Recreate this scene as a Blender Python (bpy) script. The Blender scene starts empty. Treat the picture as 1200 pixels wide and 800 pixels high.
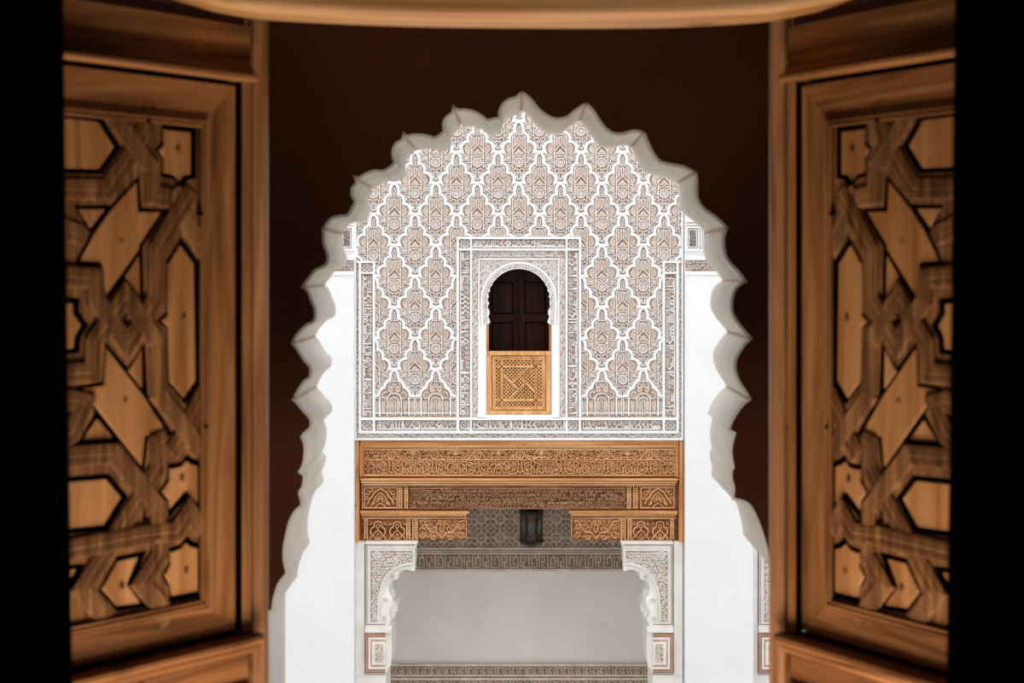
import bpy, bmesh, math, random
from mathutils import Vector, Matrix
from mathutils.geometry import delaunay_2d_cdt
C = bpy.context.scene.collection
F = 1940.0; VX, VY = 608.0, 320.0; H = 1.5          # focal length in px of a 1200 px frame, vanishing point, eye height
PI = math.pi

# ---------------------------------------------------------------- camera
cd = bpy.data.cameras.new('camera'); cam = bpy.data.objects.new('camera', cd); C.objects.link(cam)
cam.location = (0, 0, H); cam.rotation_euler = (PI/2, 0, 0)
cd.sensor_width = 36; cd.lens = F/1200*36
cd.shift_x = (600-VX)/1200; cd.shift_y = (VY-400)/1200
cd.clip_start = 0.05; cd.clip_end = 200
cd.dof.use_dof = True; cd.dof.focus_distance = 15.0; cd.dof.aperture_fstop = 11.0
bpy.context.scene.camera = cam
# ---------------------------------------------------------------- world, lights, exposure
sc = bpy.context.scene
w = bpy.data.worlds.new('overcast_sky'); sc.world = w; w.use_nodes = True
bg = w.node_tree.nodes['Background']; bg.inputs[0].default_value = (0.965, 0.98, 1.0, 1); bg.inputs[1].default_value = 1.5
sc.view_settings.view_transform = 'Standard'; sc.view_settings.look = 'None'
sc.view_settings.gamma = 1; sc.view_settings.use_curve_mapping = False
sc.view_settings.exposure = 0.40
sc.cycles.use_denoising = True
try: sc.cycles.denoising_prefilter = 'ACCURATE'; sc.cycles.denoising_input_passes = 'RGB_ALBEDO_NORMAL'
except Exception: pass
sc.cycles.max_bounces = 8; sc.cycles.diffuse_bounces = 5
def area(name, loc, target, size, power, col, sy=None):
    l = bpy.data.lights.new(name, 'AREA'); l.energy = power; l.color = col
    l.shape = 'RECTANGLE'; l.size = size; l.size_y = sy or size
    o = bpy.data.objects.new(name, l); C.objects.link(o); o.location = loc
    o.rotation_euler = (Vector(target)-Vector(loc)).to_track_quat('-Z', 'Y').to_euler()
    return o
# added lamps: weak fill behind the camera, low lamp lighting shutters from below
area('added_fill_light', (0.0, -0.9, 0.9), (0, 1.9, 1.4), 1.1, 4, (1.0, 0.89, 0.78), 0.6)
area('added_low_light', (0.0, 1.42, 0.42), (0, 1.72, 1.5), 0.62, 14.5, (1.0, 0.89, 0.78), 0.3)

# ---------------------------------------------------------------- materials
def srgb(r, g, b):
    f = lambda c: (c/255/12.92) if c/255 <= 0.04045 else ((c/255+0.055)/1.055)**2.4
    return (f(r), f(g), f(b), 1)
def newmat(name):
    m = bpy.data.materials.new(name); m.use_nodes = True
    return m, m.node_tree.nodes, m.node_tree.links, m.node_tree.nodes['Principled BSDF']
def plaster(name, c1, c2, scale=3.0, rough=0.8, bump=0.15, fine=60, bd=0.004, spec=0.3, holes=None):
    m, N, L, B = newmat(name); B.inputs['Specular IOR Level'].default_value = spec
    tc = N.new('ShaderNodeTexCoord'); n = N.new('ShaderNodeTexNoise'); n.inputs['Scale'].default_value = scale
    n.inputs['Detail'].default_value = 6
    L.new(tc.outputs['Object'], n.inputs['Vector'])
    r = N.new('ShaderNodeValToRGB'); r.color_ramp.elements[0].position = 0.35; r.color_ramp.elements[1].position = 0.65
    r.color_ramp.elements[0].color = srgb(*c1); r.color_ramp.elements[1].color = srgb(*c2)
    L.new(n.outputs[0], r.inputs[0]); col = r.outputs[0]
    if holes:      # dark drilled holes and dirt between the carving
        v = N.new('ShaderNodeTexNoise'); v.inputs['Scale'].default_value = 62; v.inputs['Detail'].default_value = 1.5
        L.new(tc.outputs['Object'], v.inputs['Vector'])
        hr = N.new('ShaderNodeValToRGB'); hr.color_ramp.elements[0].position = 0.40; hr.color_ramp.elements[1].position = 0.50
        hr.color_ramp.elements[0].color = srgb(*holes); hr.color_ramp.elements[1].color = (1, 1, 1, 1)
        L.new(v.outputs[0], hr.inputs[0])
        mx = N.new('ShaderNodeMix'); mx.data_type = 'RGBA'; mx.blend_type = 'MULTIPLY'; mx.inputs[0].default_value = 1
        L.new(col, mx.inputs[6]); L.new(hr.outputs[0], mx.inputs[7]); col = mx.outputs[2]
    L.new(col, B.inputs['Base Color'])
    B.inputs['Roughness'].default_value = rough
    n2 = N.new('ShaderNodeTexNoise'); n2.inputs['Scale'].default_value = fine; n2.inputs['Detail'].default_value = 3
    L.new(tc.outputs['Object'], n2.inputs['Vector'])
    bp = N.new('ShaderNodeBump'); bp.inputs['Strength'].default_value = bump; bp.inputs['Distance'].default_value = bd
    L.new(n2.outputs[0], bp.inputs['Height']); L.new(bp.outputs[0], B.inputs['Normal'])
    return m
def wood(name, c1, c2, c3, axis='z', scale=1.0, rough=0.5, knots=True, bump=0.25, knot_scale=7.0, spec=0.4):
    """long grain along the axis, darker streaks and scattered knots"""
    m, N, L, B = newmat(name)
    tc = N.new('ShaderNodeTexCoord'); mp = N.new('ShaderNodeMapping')
    s = {'z': (30, 30, 2.2), 'x': (2.2, 30, 30), 'y': (30, 2.2, 30)}[axis]
    mp.inputs['Scale'].default_value = [v*scale for v in s]
    L.new(tc.outputs['Object'], mp.inputs['Vector'])
    inf = N.new('ShaderNodeObjectInfo'); add = N.new('ShaderNodeVectorMath'); add.operation = 'ADD'
    ml = N.new('ShaderNodeMath'); ml.operation = 'MULTIPLY'; ml.inputs[1].default_value = 40
    L.new(inf.outputs['Random'], ml.inputs[0])
    L.new(mp.outputs[0], add.inputs[0]); L.new(ml.outputs[0], add.inputs[1])
    n = N.new('ShaderNodeTexNoise'); n.inputs['Scale'].default_value = 1.4; n.inputs['Detail'].default_value = 7
    n.inputs['Distortion'].default_value = 1.2
    L.new(add.outputs[0], n.inputs['Vector'])
    r = N.new('ShaderNodeValToRGB'); e = r.color_ramp.elements
    e[0].position = 0.3; e[0].color = srgb(*c1); e[1].position = 0.68; e[1].color = srgb(*c3)
    x = e.new(0.5); x.color = srgb(*c2)
    L.new(n.outputs[0], r.inputs[0])
    out = r.outputs[0]
    if knots:
        v = N.new('ShaderNodeTexVoronoi'); v.inputs['Scale'].default_value = knot_scale
        mp2 = N.new('ShaderNodeMapping'); s2 = {'z': (1, 1, .7), 'x': (.7, 1, 1), 'y': (1, .7, 1)}[axis]
        mp2.inputs['Scale'].default_value = s2
        ad2 = N.new('ShaderNodeVectorMath'); ad2.operation = 'ADD'
        L.new(tc.outputs['Object'], ad2.inputs[0]); L.new(inf.outputs['Random'], ad2.inputs[1])
        L.new(ad2.outputs[0], mp2.inputs['Vector']); L.new(mp2.outputs[0], v.inputs['Vector'])
        kr = N.new('ShaderNodeValToRGB'); kr.color_ramp.elements[0].position = 0.02; kr.color_ramp.elements[1].position = 0.09
        kr.color_ramp.elements[0].color = (0.25, 0.2, 0.18, 1); kr.color_ramp.elements[1].color = (1, 1, 1, 1)
        L.new(v.outputs['Distance'], kr.inputs[0])
        mx = N.new('ShaderNodeMix'); mx.data_type = 'RGBA'; mx.blend_type = 'MULTIPLY'; mx.inputs[0].default_value = 1
        L.new(out, mx.inputs[6]); L.new(kr.outputs[0], mx.inputs[7]); out = mx.outputs[2]
    L.new(out, B.inputs['Base Color']); B.inputs['Roughness'].default_value = rough; B.inputs['Specular IOR Level'].default_value = spec
    bp = N.new('ShaderNodeBump'); bp.inputs['Strength'].default_value = bump; bp.inputs['Distance'].default_value = 0.002
    L.new(n.outputs[0], bp.inputs['Height']); L.new(bp.outputs[0], B.inputs['Normal'])
    return m
def plain(name, c, rough=0.6, metal=0.0):
    m, N, L, B = newmat(name); B.inputs['Base Color'].default_value = srgb(*c)
    B.inputs['Roughness'].default_value = rough; B.inputs['Metallic'].default_value = metal
    return m
M = {
 'white': plaster('white_plaster', (235, 235, 236), (240, 240, 240), 1.6, bump=0.05),
 'stucco': plaster('carved_stucco', (246, 244, 242), (253, 252, 251), 5, bump=0.1, fine=90),
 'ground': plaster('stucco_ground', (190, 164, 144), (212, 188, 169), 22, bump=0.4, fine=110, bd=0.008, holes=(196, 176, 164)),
 'ground_grey': plaster('stucco_ground_grey', (212, 198, 188), (234, 223, 216), 22, bump=0.5, fine=110, bd=0.01, holes=(196, 180, 170)),
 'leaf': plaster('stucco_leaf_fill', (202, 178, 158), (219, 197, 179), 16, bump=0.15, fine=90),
 'console': plaster('console_stucco', (232, 227, 219), (243, 240, 235), 6, bump=0.1),
 'ochre': plaster('ochre_paint_line', (186, 150, 124), (206, 174, 148), 14, bump=0.1),
 'rust': plaster('rust_paint_line', (132, 88, 66), (165, 118, 92), 14, bump=0.1),
 'soffit': plaster('arch_plaster', (218, 208, 196), (236, 229, 219), 6, bump=0.08, fine=30),
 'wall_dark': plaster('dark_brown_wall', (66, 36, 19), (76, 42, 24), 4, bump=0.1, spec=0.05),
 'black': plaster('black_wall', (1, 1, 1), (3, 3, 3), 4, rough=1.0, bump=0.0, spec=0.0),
 'gal': plaster('gallery_plaster', (240, 232, 225), (246, 240, 234), 2.5, bump=0.04),
 'gal_rib': plaster('gallery_stucco', (216, 200, 184), (236, 222, 206), 12, bump=0.3),
 'gal_ground': plaster('gallery_stucco_ground', (142, 118, 100), (172, 148, 130), 12, bump=0.3),
 'cedar': wood('cedar', (198, 138, 88), (232, 180, 126), (246, 206, 158), 'x', 0.35, 0.65, False),
 'cedar_plain': wood('cedar_plain', (180, 112, 60), (212, 150, 92), (228, 172, 112), 'x', 0.35, 0.6, True, knot_scale=4),
 'cedar_v': wood('cedar_upright', (168, 102, 56), (204, 140, 88), (220, 162, 108), 'z', 0.35, 0.6, True, knot_scale=4),
 'cedar_ground_shade': wood('cedar_ground_shade', (92, 54, 32), (134, 84, 50), (172, 118, 74), 'x', 0.5, 0.8, False),  # shade between the carved ribs put into a darker cedar colour
 'cedar_old': wood('cedar_weathered', (130, 92, 68), (172, 126, 92), (204, 158, 120), 'x', 0.8, 0.85, False, 0.6),
 'cedar_old_ground_shade': wood('cedar_weathered_ground_shade', (82, 52, 33), (122, 82, 54), (156, 112, 76), 'x', 0.8, 0.85, False, 0.6),  # weathered cedar, darkened to paint in the shade behind its carving
 'pine': wood('lattice_pine', (192, 132, 76), (222, 166, 106), (236, 188, 132), 'z', 0.5, 0.6, False),
 'door': wood('dark_door_wood', (30, 14, 9), (44, 22, 14), (54, 29, 19), 'z', 0.5, 0.5, False, spec=0.08),
 'shut': wood('shutter_wood', (94, 58, 30), (138, 90, 50), (168, 115, 70), 'z', 1.0, 0.5, True, knot_scale=5, spec=0.25),
 'shut_x': wood('shutter_rail_wood', (92, 55, 28), (140, 90, 50), (172, 118, 70), 'x', 1.0, 0.5, True, knot_scale=6, spec=0.25),
 'post': wood('post_wood', (112, 69, 38), (152, 102, 62), (180, 128, 84), 'z', 1.0, 0.4, True, knot_scale=5, spec=0.5),
 'plate': wood('inlay_wood', (138, 88, 48), (168, 115, 68), (188, 134, 86), 'z', 0.8, 0.6, True, knot_scale=9, spec=0.12),
 'strap': wood('strap_wood', (74, 46, 24), (118, 77, 44), (158, 110, 66), 'z', 2.0, 0.6, False, spec=0.2),
 'gap_shade_peg': wood('gap_shade_peg_wood', (14, 8, 6), (22, 12, 8), (30, 17, 11), 'z', 1.0, 0.9, False, spec=0.0),  # shade of shutter gaps and groove walls put into colour; also dark pegs
 'beam': wood('beam_wood', (120, 74, 34), (184, 128, 72), (214, 164, 108), 'x', 0.7, 0.5, True, knot_scale=5),
 'iron': plain('black_iron', (20, 18, 16), 0.4, 0.6), 'brass': plain('aged_brass', (72, 54, 34), 0.45, 0.5),
 'floor': plaster('courtyard_marble', (214, 210, 204), (232, 229, 224), 1.0, 0.35, 0.03),
 'tip': plain('worn_plaster_edge', (196, 160, 132), 0.8),
}
def glass():
    m, N, L, B = newmat('clouded_lantern_glass'); B.inputs['Base Color'].default_value = srgb(74, 82, 80)
    B.inputs['Roughness'].default_value = 0.35; B.inputs['Transmission Weight'].default_value = 0.25
    return m
M['glass'] = glass()

# ---------------------------------------------------------------- mesh builder
class MB:
    def __init__(s, basis=None): s.v = []; s.f = []; s.mi = []; s.m = 0; s.basis = basis or (lambda a, b, d: (a, b, d))
    def P(s, a, b, d): s.v.append(s.basis(a, b, d)); return len(s.v)-1
    def face(s, *i): s.f.append(i); s.mi.append(s.m)
    def prism(s, pts, d0, d1, taper=None, back=True, wm=None):
        """polygon in (a, b) extruded from d0 to d1; taper = other polygon for the d1 face"""
        n = len(pts); q = taper or pts
        A = [s.P(x, y, d0) for x, y in pts]; B = [s.P(x, y, d1) for x, y in q]
        if back: s.face(*A[::-1])
        s.face(*B); m0 = s.m; s.m = m0 if wm is None else wm
        for i in range(n): j = (i+1) % n; s.face(A[i], A[j], B[j], B[i])
        s.m = m0
    def rect(s, x0, y0, x1, y1, d0, d1, b=0):
        s.prism([(x0, y0), (x1, y0), (x1, y1), (x0, y1)], d0, d1, [(x0+b, y0+b), (x1-b, y0+b), (x1-b, y1-b), (x0+b, y1-b)] if b else None)
    def ribbon(s, pts, w, d0, d1, closed=False, top=0.68, prof=None):
        pts = [p for i, p in enumerate(pts) if i == 0 or math.hypot(p[0]-pts[i-1][0], p[1]-pts[i-1][1]) > 1e-6]
        n = len(pts)
        if n < 2: return
        prof = prof or [(-.5, 0), (-.5*top, 1), (.5*top, 1), (.5, 0)]
        rows = []
        for i, (x, y) in enumerate(pts):
            if closed: a = pts[i-1]; b = pts[(i+1) % n]
            else: a = pts[max(0, i-1)]; b = pts[min(n-1, i+1)]
            t1 = (x-a[0], y-a[1]); t2 = (b[0]-x, b[1]-y)
            l1 = math.hypot(*t1); l2 = math.hypot(*t2)
            if l1 < 1e-9: t1, l1 = t2, l2
            if l2 < 1e-9: t2, l2 = t1, l1
            t1 = (t1[0]/l1, t1[1]/l1); t2 = (t2[0]/l2, t2[1]/l2)
            t = (t1[0]+t2[0], t1[1]+t2[1]); l = math.hypot(*t)
            if l < 1e-6: t = t1; k = 1
            else: t = (t[0]/l, t[1]/l); k = 1/max(0.45, t[0]*t1[0]+t[1]*t1[1])
            nx, ny = -t[1]*k, t[0]*k
            rows.append([s.P(x+nx*w*p, y+ny*w*p, d0+(d1-d0)*q) for p, q in prof])
        m = len(prof)
        for i in range(n if closed else n-1):
            r0, r1 = rows[i], rows[(i+1) % n]
            for j in range(m-1): s.face(r0[j], r0[j+1], r1[j+1], r1[j])
        if not closed: s.face(*rows[0][::-1]); s.face(*rows[-1])
    def board(s, outer, holes, d0, d1, back=False, wm=0):
        """flat board with holes, front at d1, walls down to d0"""
        loops = [outer]+holes; vs = []; es = []
        for lp in loops:
            o = len(vs); vs += [Vector(p) for p in lp]; es += [(o+i, o+(i+1) % len(lp)) for i in range(len(lp))]
        ov, oe, of, *_ = delaunay_2d_cdt(vs, es, [], 0, 1e-7)
        def inside(p, poly):
            c = False; j = len(poly)-1
            for i in range(len(poly)):
                a, b = poly[i], poly[j]
                if (a[1] > p[1]) != (b[1] > p[1]) and p[0] < (b[0]-a[0])*(p[1]-a[1])/(b[1]-a[1])+a[0]: c = not c
                j = i
            return c
        idx = [s.P(p.x, p.y, d1) for p in ov]
        ib = [s.P(p.x, p.y, d0) for p in ov] if back else None
        for f in of:
            c = (sum(ov[i].x for i in f)/len(f), sum(ov[i].y for i in f)/len(f))
            if inside(c, outer) and not any(inside(c, h) for h in holes):
                s.face(*[idx[i] for i in f])
                if back: s.face(*[ib[i] for i in f][::-1])
        s.m = wm
        for lp in loops:
            A = [s.P(x, y, d0) for x, y in lp]; B = [s.P(x, y, d1) for x, y in lp]; n = len(lp)
            for i in range(n): j = (i+1) % n; s.face(A[i], A[j], B[j], B[i])
        s.m = 0
    def box(s, x0, y0, z0, x1, y1, z1): s.rect(x0, y0, x1, y1, z0, z1)
    def mesh(s, name, mats, normals=True, weld=False):
        me = bpy.data.meshes.new(name); me.from_pydata(s.v, [], s.f)
        for m in (mats if isinstance(mats, (list, tuple)) else [mats]): me.materials.append(m)
        if any(s.mi): me.polygons.foreach_set('material_index', s.mi)
        me.update()
        if normals:
            bm = bmesh.new(); bm.from_mesh(me)
            if weld: bmesh.ops.remove_doubles(bm, verts=bm.verts, dist=1e-5)
            bmesh.ops.recalc_face_normals(bm, faces=bm.faces); bm.to_mesh(me); bm.free()
        return me
def obj(name, mb, mats, parent=None, loc=None, **props):
    me = mb if isinstance(mb, bpy.types.Mesh) else mb.mesh(name, mats)
    o = bpy.data.objects.new(name, me); C.objects.link(o)
    if parent: o.parent = parent
    if loc: o.location = loc
    for k, v in props.items(): o[k] = v
    return o
def empty(name, loc=(0, 0, 0), rz=0, **props):
    o = bpy.data.objects.new(name, None); C.objects.link(o); o.location = loc; o.rotation_euler = (0, 0, rz)
    o.empty_display_size = 0.1
    for k, v in props.items(): o[k] = v
    return o
def tag(o, label, cat, group=None):
    o['label'] = label; o['category'] = cat
    if group: o['group'] = group
    return o
def arc(cx, cy, r, a0, a1, n=8, ry=None):
    ry = ry or r
    return [(cx+r*math.cos(math.radians(a0+(a1-a0)*i/n)), cy+ry*math.sin(math.radians(a0+(a1-a0)*i/n))) for i in range(n+1)]
def mir(pts, x=0): return [(2*x-a, b) for a, b in pts]
def smooth(pts, n=4, closed=False):
    """Catmull-Rom through the points"""
    P = list(pts); out = []; N = len(P)
    rng = range(N if closed else N-1)
    for i in rng:
        p0 = P[(i-1) % N] if closed or i > 0 else P[i]; p1 = P[i]; p2 = P[(i+1) % N]
        p3 = P[(i+2) % N] if closed or i+2 < N else p2
        for k in range(n):
            t = k/n
            out.append(tuple(0.5*((2*p1[c])+(-p0[c]+p2[c])*t+(2*p0[c]-5*p1[c]+4*p2[c]-p3[c])*t*t+(-p0[c]+3*p1[c]-3*p2[c]+p3[c])*t**3) for c in (0, 1)))
    if not closed: out.append(P[-1])
    return out

# ---------------------------------------------------------------- facade frame: (px, py) of the photograph on a plane Y
YF = 15.0; S = YF/F
def plane(Y=YF):
    k = Y/F
    return lambda a, b, d: ((a-VX)*k, Y-d, H+(VY-b)*k)
def rel(k=S, dk=1.25): return lambda a, b, d: (a*k, -d*dk, -b*k)          # local mesh, metres from px
def fx(px, Y=YF): return (px-VX)*Y/F
def fz(py, Y=YF): return H+(VY-py)*Y/F

# ================================================================ SETTING: courtyard shell
def box_obj(name, x0, y0, z0, x1, y1, z1, mat, **k):
    m = MB(); m.box(x0, y0, z0, x1, y1, z1); return obj(name, m, M[mat], **k)
FLOOR = -4.6
box_obj('floor_courtyard', -7, 3.0, FLOOR-.2, 7, 21, FLOOR, 'floor', kind='structure')
box_obj('wall_courtyard_left', -7.3, 3.0, FLOOR, -7, 21, 5.5, 'white', kind='structure')
box_obj('wall_courtyard_right', 7, 3.0, FLOOR, 7.3, 21, 5.5, 'white', kind='structure')

# facade upper wall with the window hole
ft = empty('wall_facade', (0, YF, 0), kind='structure')
def fobj(name, mb, mats, **k):
    o = obj(name, mb, mats, **k); o.parent = ft; o.location = (0, -YF, 0); return o
Z_L, Z_R = 560.5, 655.5                     # window reveal
m = MB(plane()); zt = VY-(5.5-H)/S
m.board([(-298, zt), (1514, zt), (1514, 515), (-298, 515)], [[(Z_L, 303), (Z_R, 303), (Z_R, 489), (Z_L, 489)]], -0.42, -0.03, back=True)
fobj('upper_wall', m, M['white'])
# coloured ground behind the carving
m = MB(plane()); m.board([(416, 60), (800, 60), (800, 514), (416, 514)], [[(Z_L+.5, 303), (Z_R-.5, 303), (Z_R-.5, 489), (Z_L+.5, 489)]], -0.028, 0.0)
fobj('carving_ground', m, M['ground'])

# ---------------------------------------------------------------- sebka net
CW, CH = 24.3, 36.3
def cell_mesh():
    b = MB(rel())
    D = 0.030
    main = [(0.3, -.8), (2.4, 1.0), (4.2, 4.4), (4.9, 8), (4.6, 12.4), (7.2, 13.2), (9.8, 15.4), (11.0, 18.6), (10.6, 23.4), (13.4, 23.4), (16.6, 25.2), (18.8, 28.6), (19.0, 32), (17.8, 35.6), (21, 35.0), (23.8, 35.8)]
    MP = [(-.5, 0), (-.5, .5), (-.24, .45), (-.20, 1), (.22, 1), (.27, .4), (.42, .35), (.5, 0)]
    b.prism([(-3, 0), (0, -3.2), (3, 0), (0, 2.4)], 0, D+.002, [(-1.6, 0), (0, -2), (1.6, 0), (0, 1.4)], back=False)
    for s in (1, -1):
        X = lambda pts: [(s*x, y) for x, y in pts]
        b.ribbon(X(main), 3.8, 0, D, prof=MP if s > 0 else [(-a, q) for a, q in MP][::-1])
        # outer fillet following the band
        off = [(4.3, .5), (7.3, 4.6), (7.8, 9.6), (10.6, 11), (13.8, 15), (14.8, 19.6), (17.8, 20.8), (20.4, 25), (21.4, 29.6), (23.4, 31.6)]
        b.ribbon(X(off), 0.8, 0, 0.02)
        # tall thin uprights of the middle
        b.ribbon(X([(7.2, 16.4), (7.4, 24), (7.2, 36), (7.0, 54)]), 1.05, 0, 0.022)
        # little cup and scrolls at the head
        b.ribbon(X([(0, 14.8), (3, 14.6), (5.6, 16), (6.9, 18.5)]), 0.95, 0, 0.02)
        b.ribbon(X(arc(3.9, 19.4, 1.7, 30, -230, 6)), 0.8, 0, 0.018)
        b.ribbon(X([(0.2, 17), (1.1, 18), (1.1, 26.4)]), 1.0, 0, 0.022)
        # roof of the middle niche
        b.ribbon(X([(0, 26.4), (2.2, 29.2), (5.2, 32.4), (6.9, 34.8)]), 1.05, 0, 0.022)
        b.ribbon(X([(0.3, 32.6), (1.5, 34.4), (3.8, 36.8), (6.2, 37.4)]), 0.8, 0, 0.016)
        b.ribbon(X([(7.2, 39.8), (2, 39.8), (0, 40.4)]), 1.0, 0, 0.02)
        b.ribbon(X([(6.6, 41.2), (3.6, 42.4)]), 1.4, 0, 0.012)
        # side lobes: a rounded leaf above, a curled leaf below
        lf = smooth([(8.6, 27), (11.2, 26.6), (13.6, 29.6), (13.8, 33.4), (11.4, 36), (8.6, 35.6)], 2)
        b.ribbon(X(lf), 0.9, 0, 0.02)
        b.ribbon(X([(8.6, 38), (11, 37.4), (13.2, 38.8), (16.6, 38)]), 0.9, 0, 0.02)
        b.ribbon(X(smooth([(16.6, 38), (17.4, 41), (15.6, 44.4), (12.4, 44.6), (9.2, 46.6)], 2)), 0.9, 0, 0.02)
        b.ribbon(X(arc(12.6, 41.3, 1.6, 0, 250, 5)), 0.7, 0, 0.016)
        # below: leaves that run along the neighbour's band
        b.ribbon(X(smooth([(7.0, 48.6), (10, 47.6), (13.4, 47.8), (15.4, 46.4)], 2)), 0.9, 0, 0.02)
        b.ribbon(X(smooth([(7.0, 54), (9.0, 51.6), (12.2, 50.6), (13.6, 50.8)], 2)), 0.9, 0, 0.02)
        b.ribbon(X(smooth([(0.4, 56.6), (4.2, 54.6), (7.4, 56.6), (9.8, 56)], 2)), 0.9, 0, 0.02)
        b.ribbon(X(smooth([(1.4, 57.4), (3.0, 60.2), (5.8, 62), (7.0, 61.4)], 2)), 0.9, 0, 0.02)
        b.ribbon(X(smooth([(2.2, 65), (3.4, 63), (4.2, 64.2)], 2)), 0.8, 0, 0.018)
        # drop
        b.ribbon(X(smooth([(0, 58.4), (1.5, 61), (1.5, 65.4), (0, 68)], 2)), 0.9, 0, 0.02)
        b.ribbon(X([(0.2, 4.6), (1.2, 7.6), (1.0, 11.6), (0.2, 13.4)]), 0.8, 0, 0.014)
    # medallion ring, rays and boss
    b.ribbon(arc(0, 47.6, 5.0, 0, 345, 15), 1.15, 0, 0.024, closed=True)
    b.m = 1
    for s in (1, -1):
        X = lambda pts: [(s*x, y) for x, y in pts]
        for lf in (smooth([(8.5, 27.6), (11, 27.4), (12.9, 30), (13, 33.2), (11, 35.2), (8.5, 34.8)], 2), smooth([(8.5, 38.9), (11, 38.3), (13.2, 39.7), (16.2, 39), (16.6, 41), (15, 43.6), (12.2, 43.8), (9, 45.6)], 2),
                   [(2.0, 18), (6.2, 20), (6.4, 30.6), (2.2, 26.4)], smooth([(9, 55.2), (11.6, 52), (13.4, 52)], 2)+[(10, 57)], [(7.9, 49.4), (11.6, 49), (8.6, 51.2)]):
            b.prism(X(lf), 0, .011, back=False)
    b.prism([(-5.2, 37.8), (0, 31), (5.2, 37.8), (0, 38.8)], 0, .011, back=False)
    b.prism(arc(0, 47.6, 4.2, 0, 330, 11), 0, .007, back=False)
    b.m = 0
    for k in range(10):
        a = 2*PI*k/10+.1
        b.ribbon([(1.6*math.cos(a), 47.6+1.6*math.sin(a)), (3.9*math.cos(a), 47.6+3.9*math.sin(a))], 0.7, 0, 0.013)
    b.prism(arc(0, 47.6, 1.5, 0, 315, 7), 0, 0.016, arc(0, 47.6, .8, 0, 315, 7), back=False)
    return b.mesh('stucco_cell', [M['stucco'], M['leaf']])
def base_cell_mesh():
    """the bottom row: little arcades on slim columns instead of the closed cell"""
    b = MB(rel()); D = 0.030
    main = smooth([(0, -1.2), (2.6, 2), (4.4, 6.5), (5.0, 11.2), (7.8, 13.2), (10.6, 16.8), (11.4, 20.2), (14.6, 22.2), (17.4, 25.6), (18.6, 30), (23.8, 31)], 2)
    b.prism([(-3, 0), (0, -3.2), (3, 0), (0, 2.4)], 0, D+.002, [(-1.6, 0), (0, -2), (1.6, 0), (0, 1.4)], back=False)
    b.m = 1
    for x0 in (-20.4, -12.4, -4.4, 4.4, 12.4, 20.4):
        b.prism([(x0-2, 37), (x0, 35), (x0+2, 37), (x0+1.9, 44), (x0, 48), (x0-1.9, 44)], 0, .011, back=False)
    b.prism(arc(4.2, 23.2, 1.7, 0, 315, 7), 0, .011, back=False); b.prism(arc(-4.2, 23.2, 1.7, 0, 315, 7), 0, .011, back=False)
    b.prism([(-4, 19), (-3, 15.4), (3, 15.4), (4, 19)], 0, .011, back=False)
    b.m = 0
    MP = [(-.5, 0), (-.5, .5), (-.24, .45), (-.20, 1), (.22, 1), (.27, .4), (.42, .35), (.5, 0)]
    for s in (1, -1):
        X = lambda pts: [(s*x, y) for x, y in pts]
        b.ribbon(X(main), 3.8, 0, D, prof=MP if s > 0 else [(-a, q) for a, q in MP][::-1])
        b.ribbon(X([(4.3, .5), (7.3, 4.6), (7.8, 9.6), (10.6, 11), (13.8, 15), (14.6, 18), (17.6, 19.6), (20.2, 23.6), (21.4, 27.6)]), 0.8, 0, 0.02)
        b.ribbon(X([(0, 13.6), (4, 13.4), (5.4, 15), (6.8, 20)]), 0.95, 0, 0.02)
        b.ribbon(X([(6.8, 20), (0, 20)]), 1.0, 0, 0.02)
        b.ribbon(X(arc(4.2, 23.2, 2.2, -90, 240, 8)), 0.9, 0, 0.02)
        b.ribbon(X(smooth([(0, 27.6), (4.5, 28), (7.4, 32), (8.0, 35)], 2)), 1.1, 0, 0.022)
        b.ribbon(X(smooth([(0, 31), (1.6, 33), (4.0, 33.4), (5.2, 36)], 2)), 0.9, 0, 0.02)
        b.ribbon(X(smooth([(8.8, 27), (11.6, 25.6), (14.2, 28.6), (13.4, 32.4), (9.4, 33.6)], 2)), 0.9, 0, 0.02)
        for x, ww in ((17.2, 2.0), (8.2, 1.1), (23.4, 1.1)): b.ribbon(X([(x, 31), (x, 53.2)]), ww, 0, 0.026)
        b.ribbon(X([(1.2, 34), (1.2, 53.2)]), 0.8, 0, 0.022)
        b.ribbon(X([(15.4, 33.2), (21.4, 33.2)]), 1.0, 0, 0.026)
        for cx in (4.7, 12.7, 20.8):
            b.ribbon(X(smooth([(cx-1.8, 36.5), (cx-1.9, 43), (cx-.9, 47), (cx, 48.6)], 2)), 0.6, 0, 0.014)
            b.ribbon(X(smooth([(cx+1.8, 36.5), (cx+1.9, 43), (cx+.9, 47), (cx, 48.6)], 2)), 0.6, 0, 0.014)
            b.ribbon(X([(cx-2.6, 51), (cx-1.2, 49), (cx, 51), (cx+1.2, 49), (cx+2.6, 51)]), 0.9, 0, 0.02)
        b.ribbon(X([(0, 50.8), (24.3, 50.8)]), 0.9, 0, 0.018)
        b.ribbon(X([(0.2, 4.6), (1.2, 7.6), (1.0, 11.6), (0.2, 13)]), 0.8, 0, 0.014)
    return b.mesh('stucco_arcade', [M['stucco'], M['leaf']])
REG = [(417.5, 100, 798.5, 277), (417.5, 277, 535.5, 306.5), (680.5, 277, 798.5, 306.5), (439, 306.5, 535.5, 488.5), (680.5, 306.5, 777, 488.5)]
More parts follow.
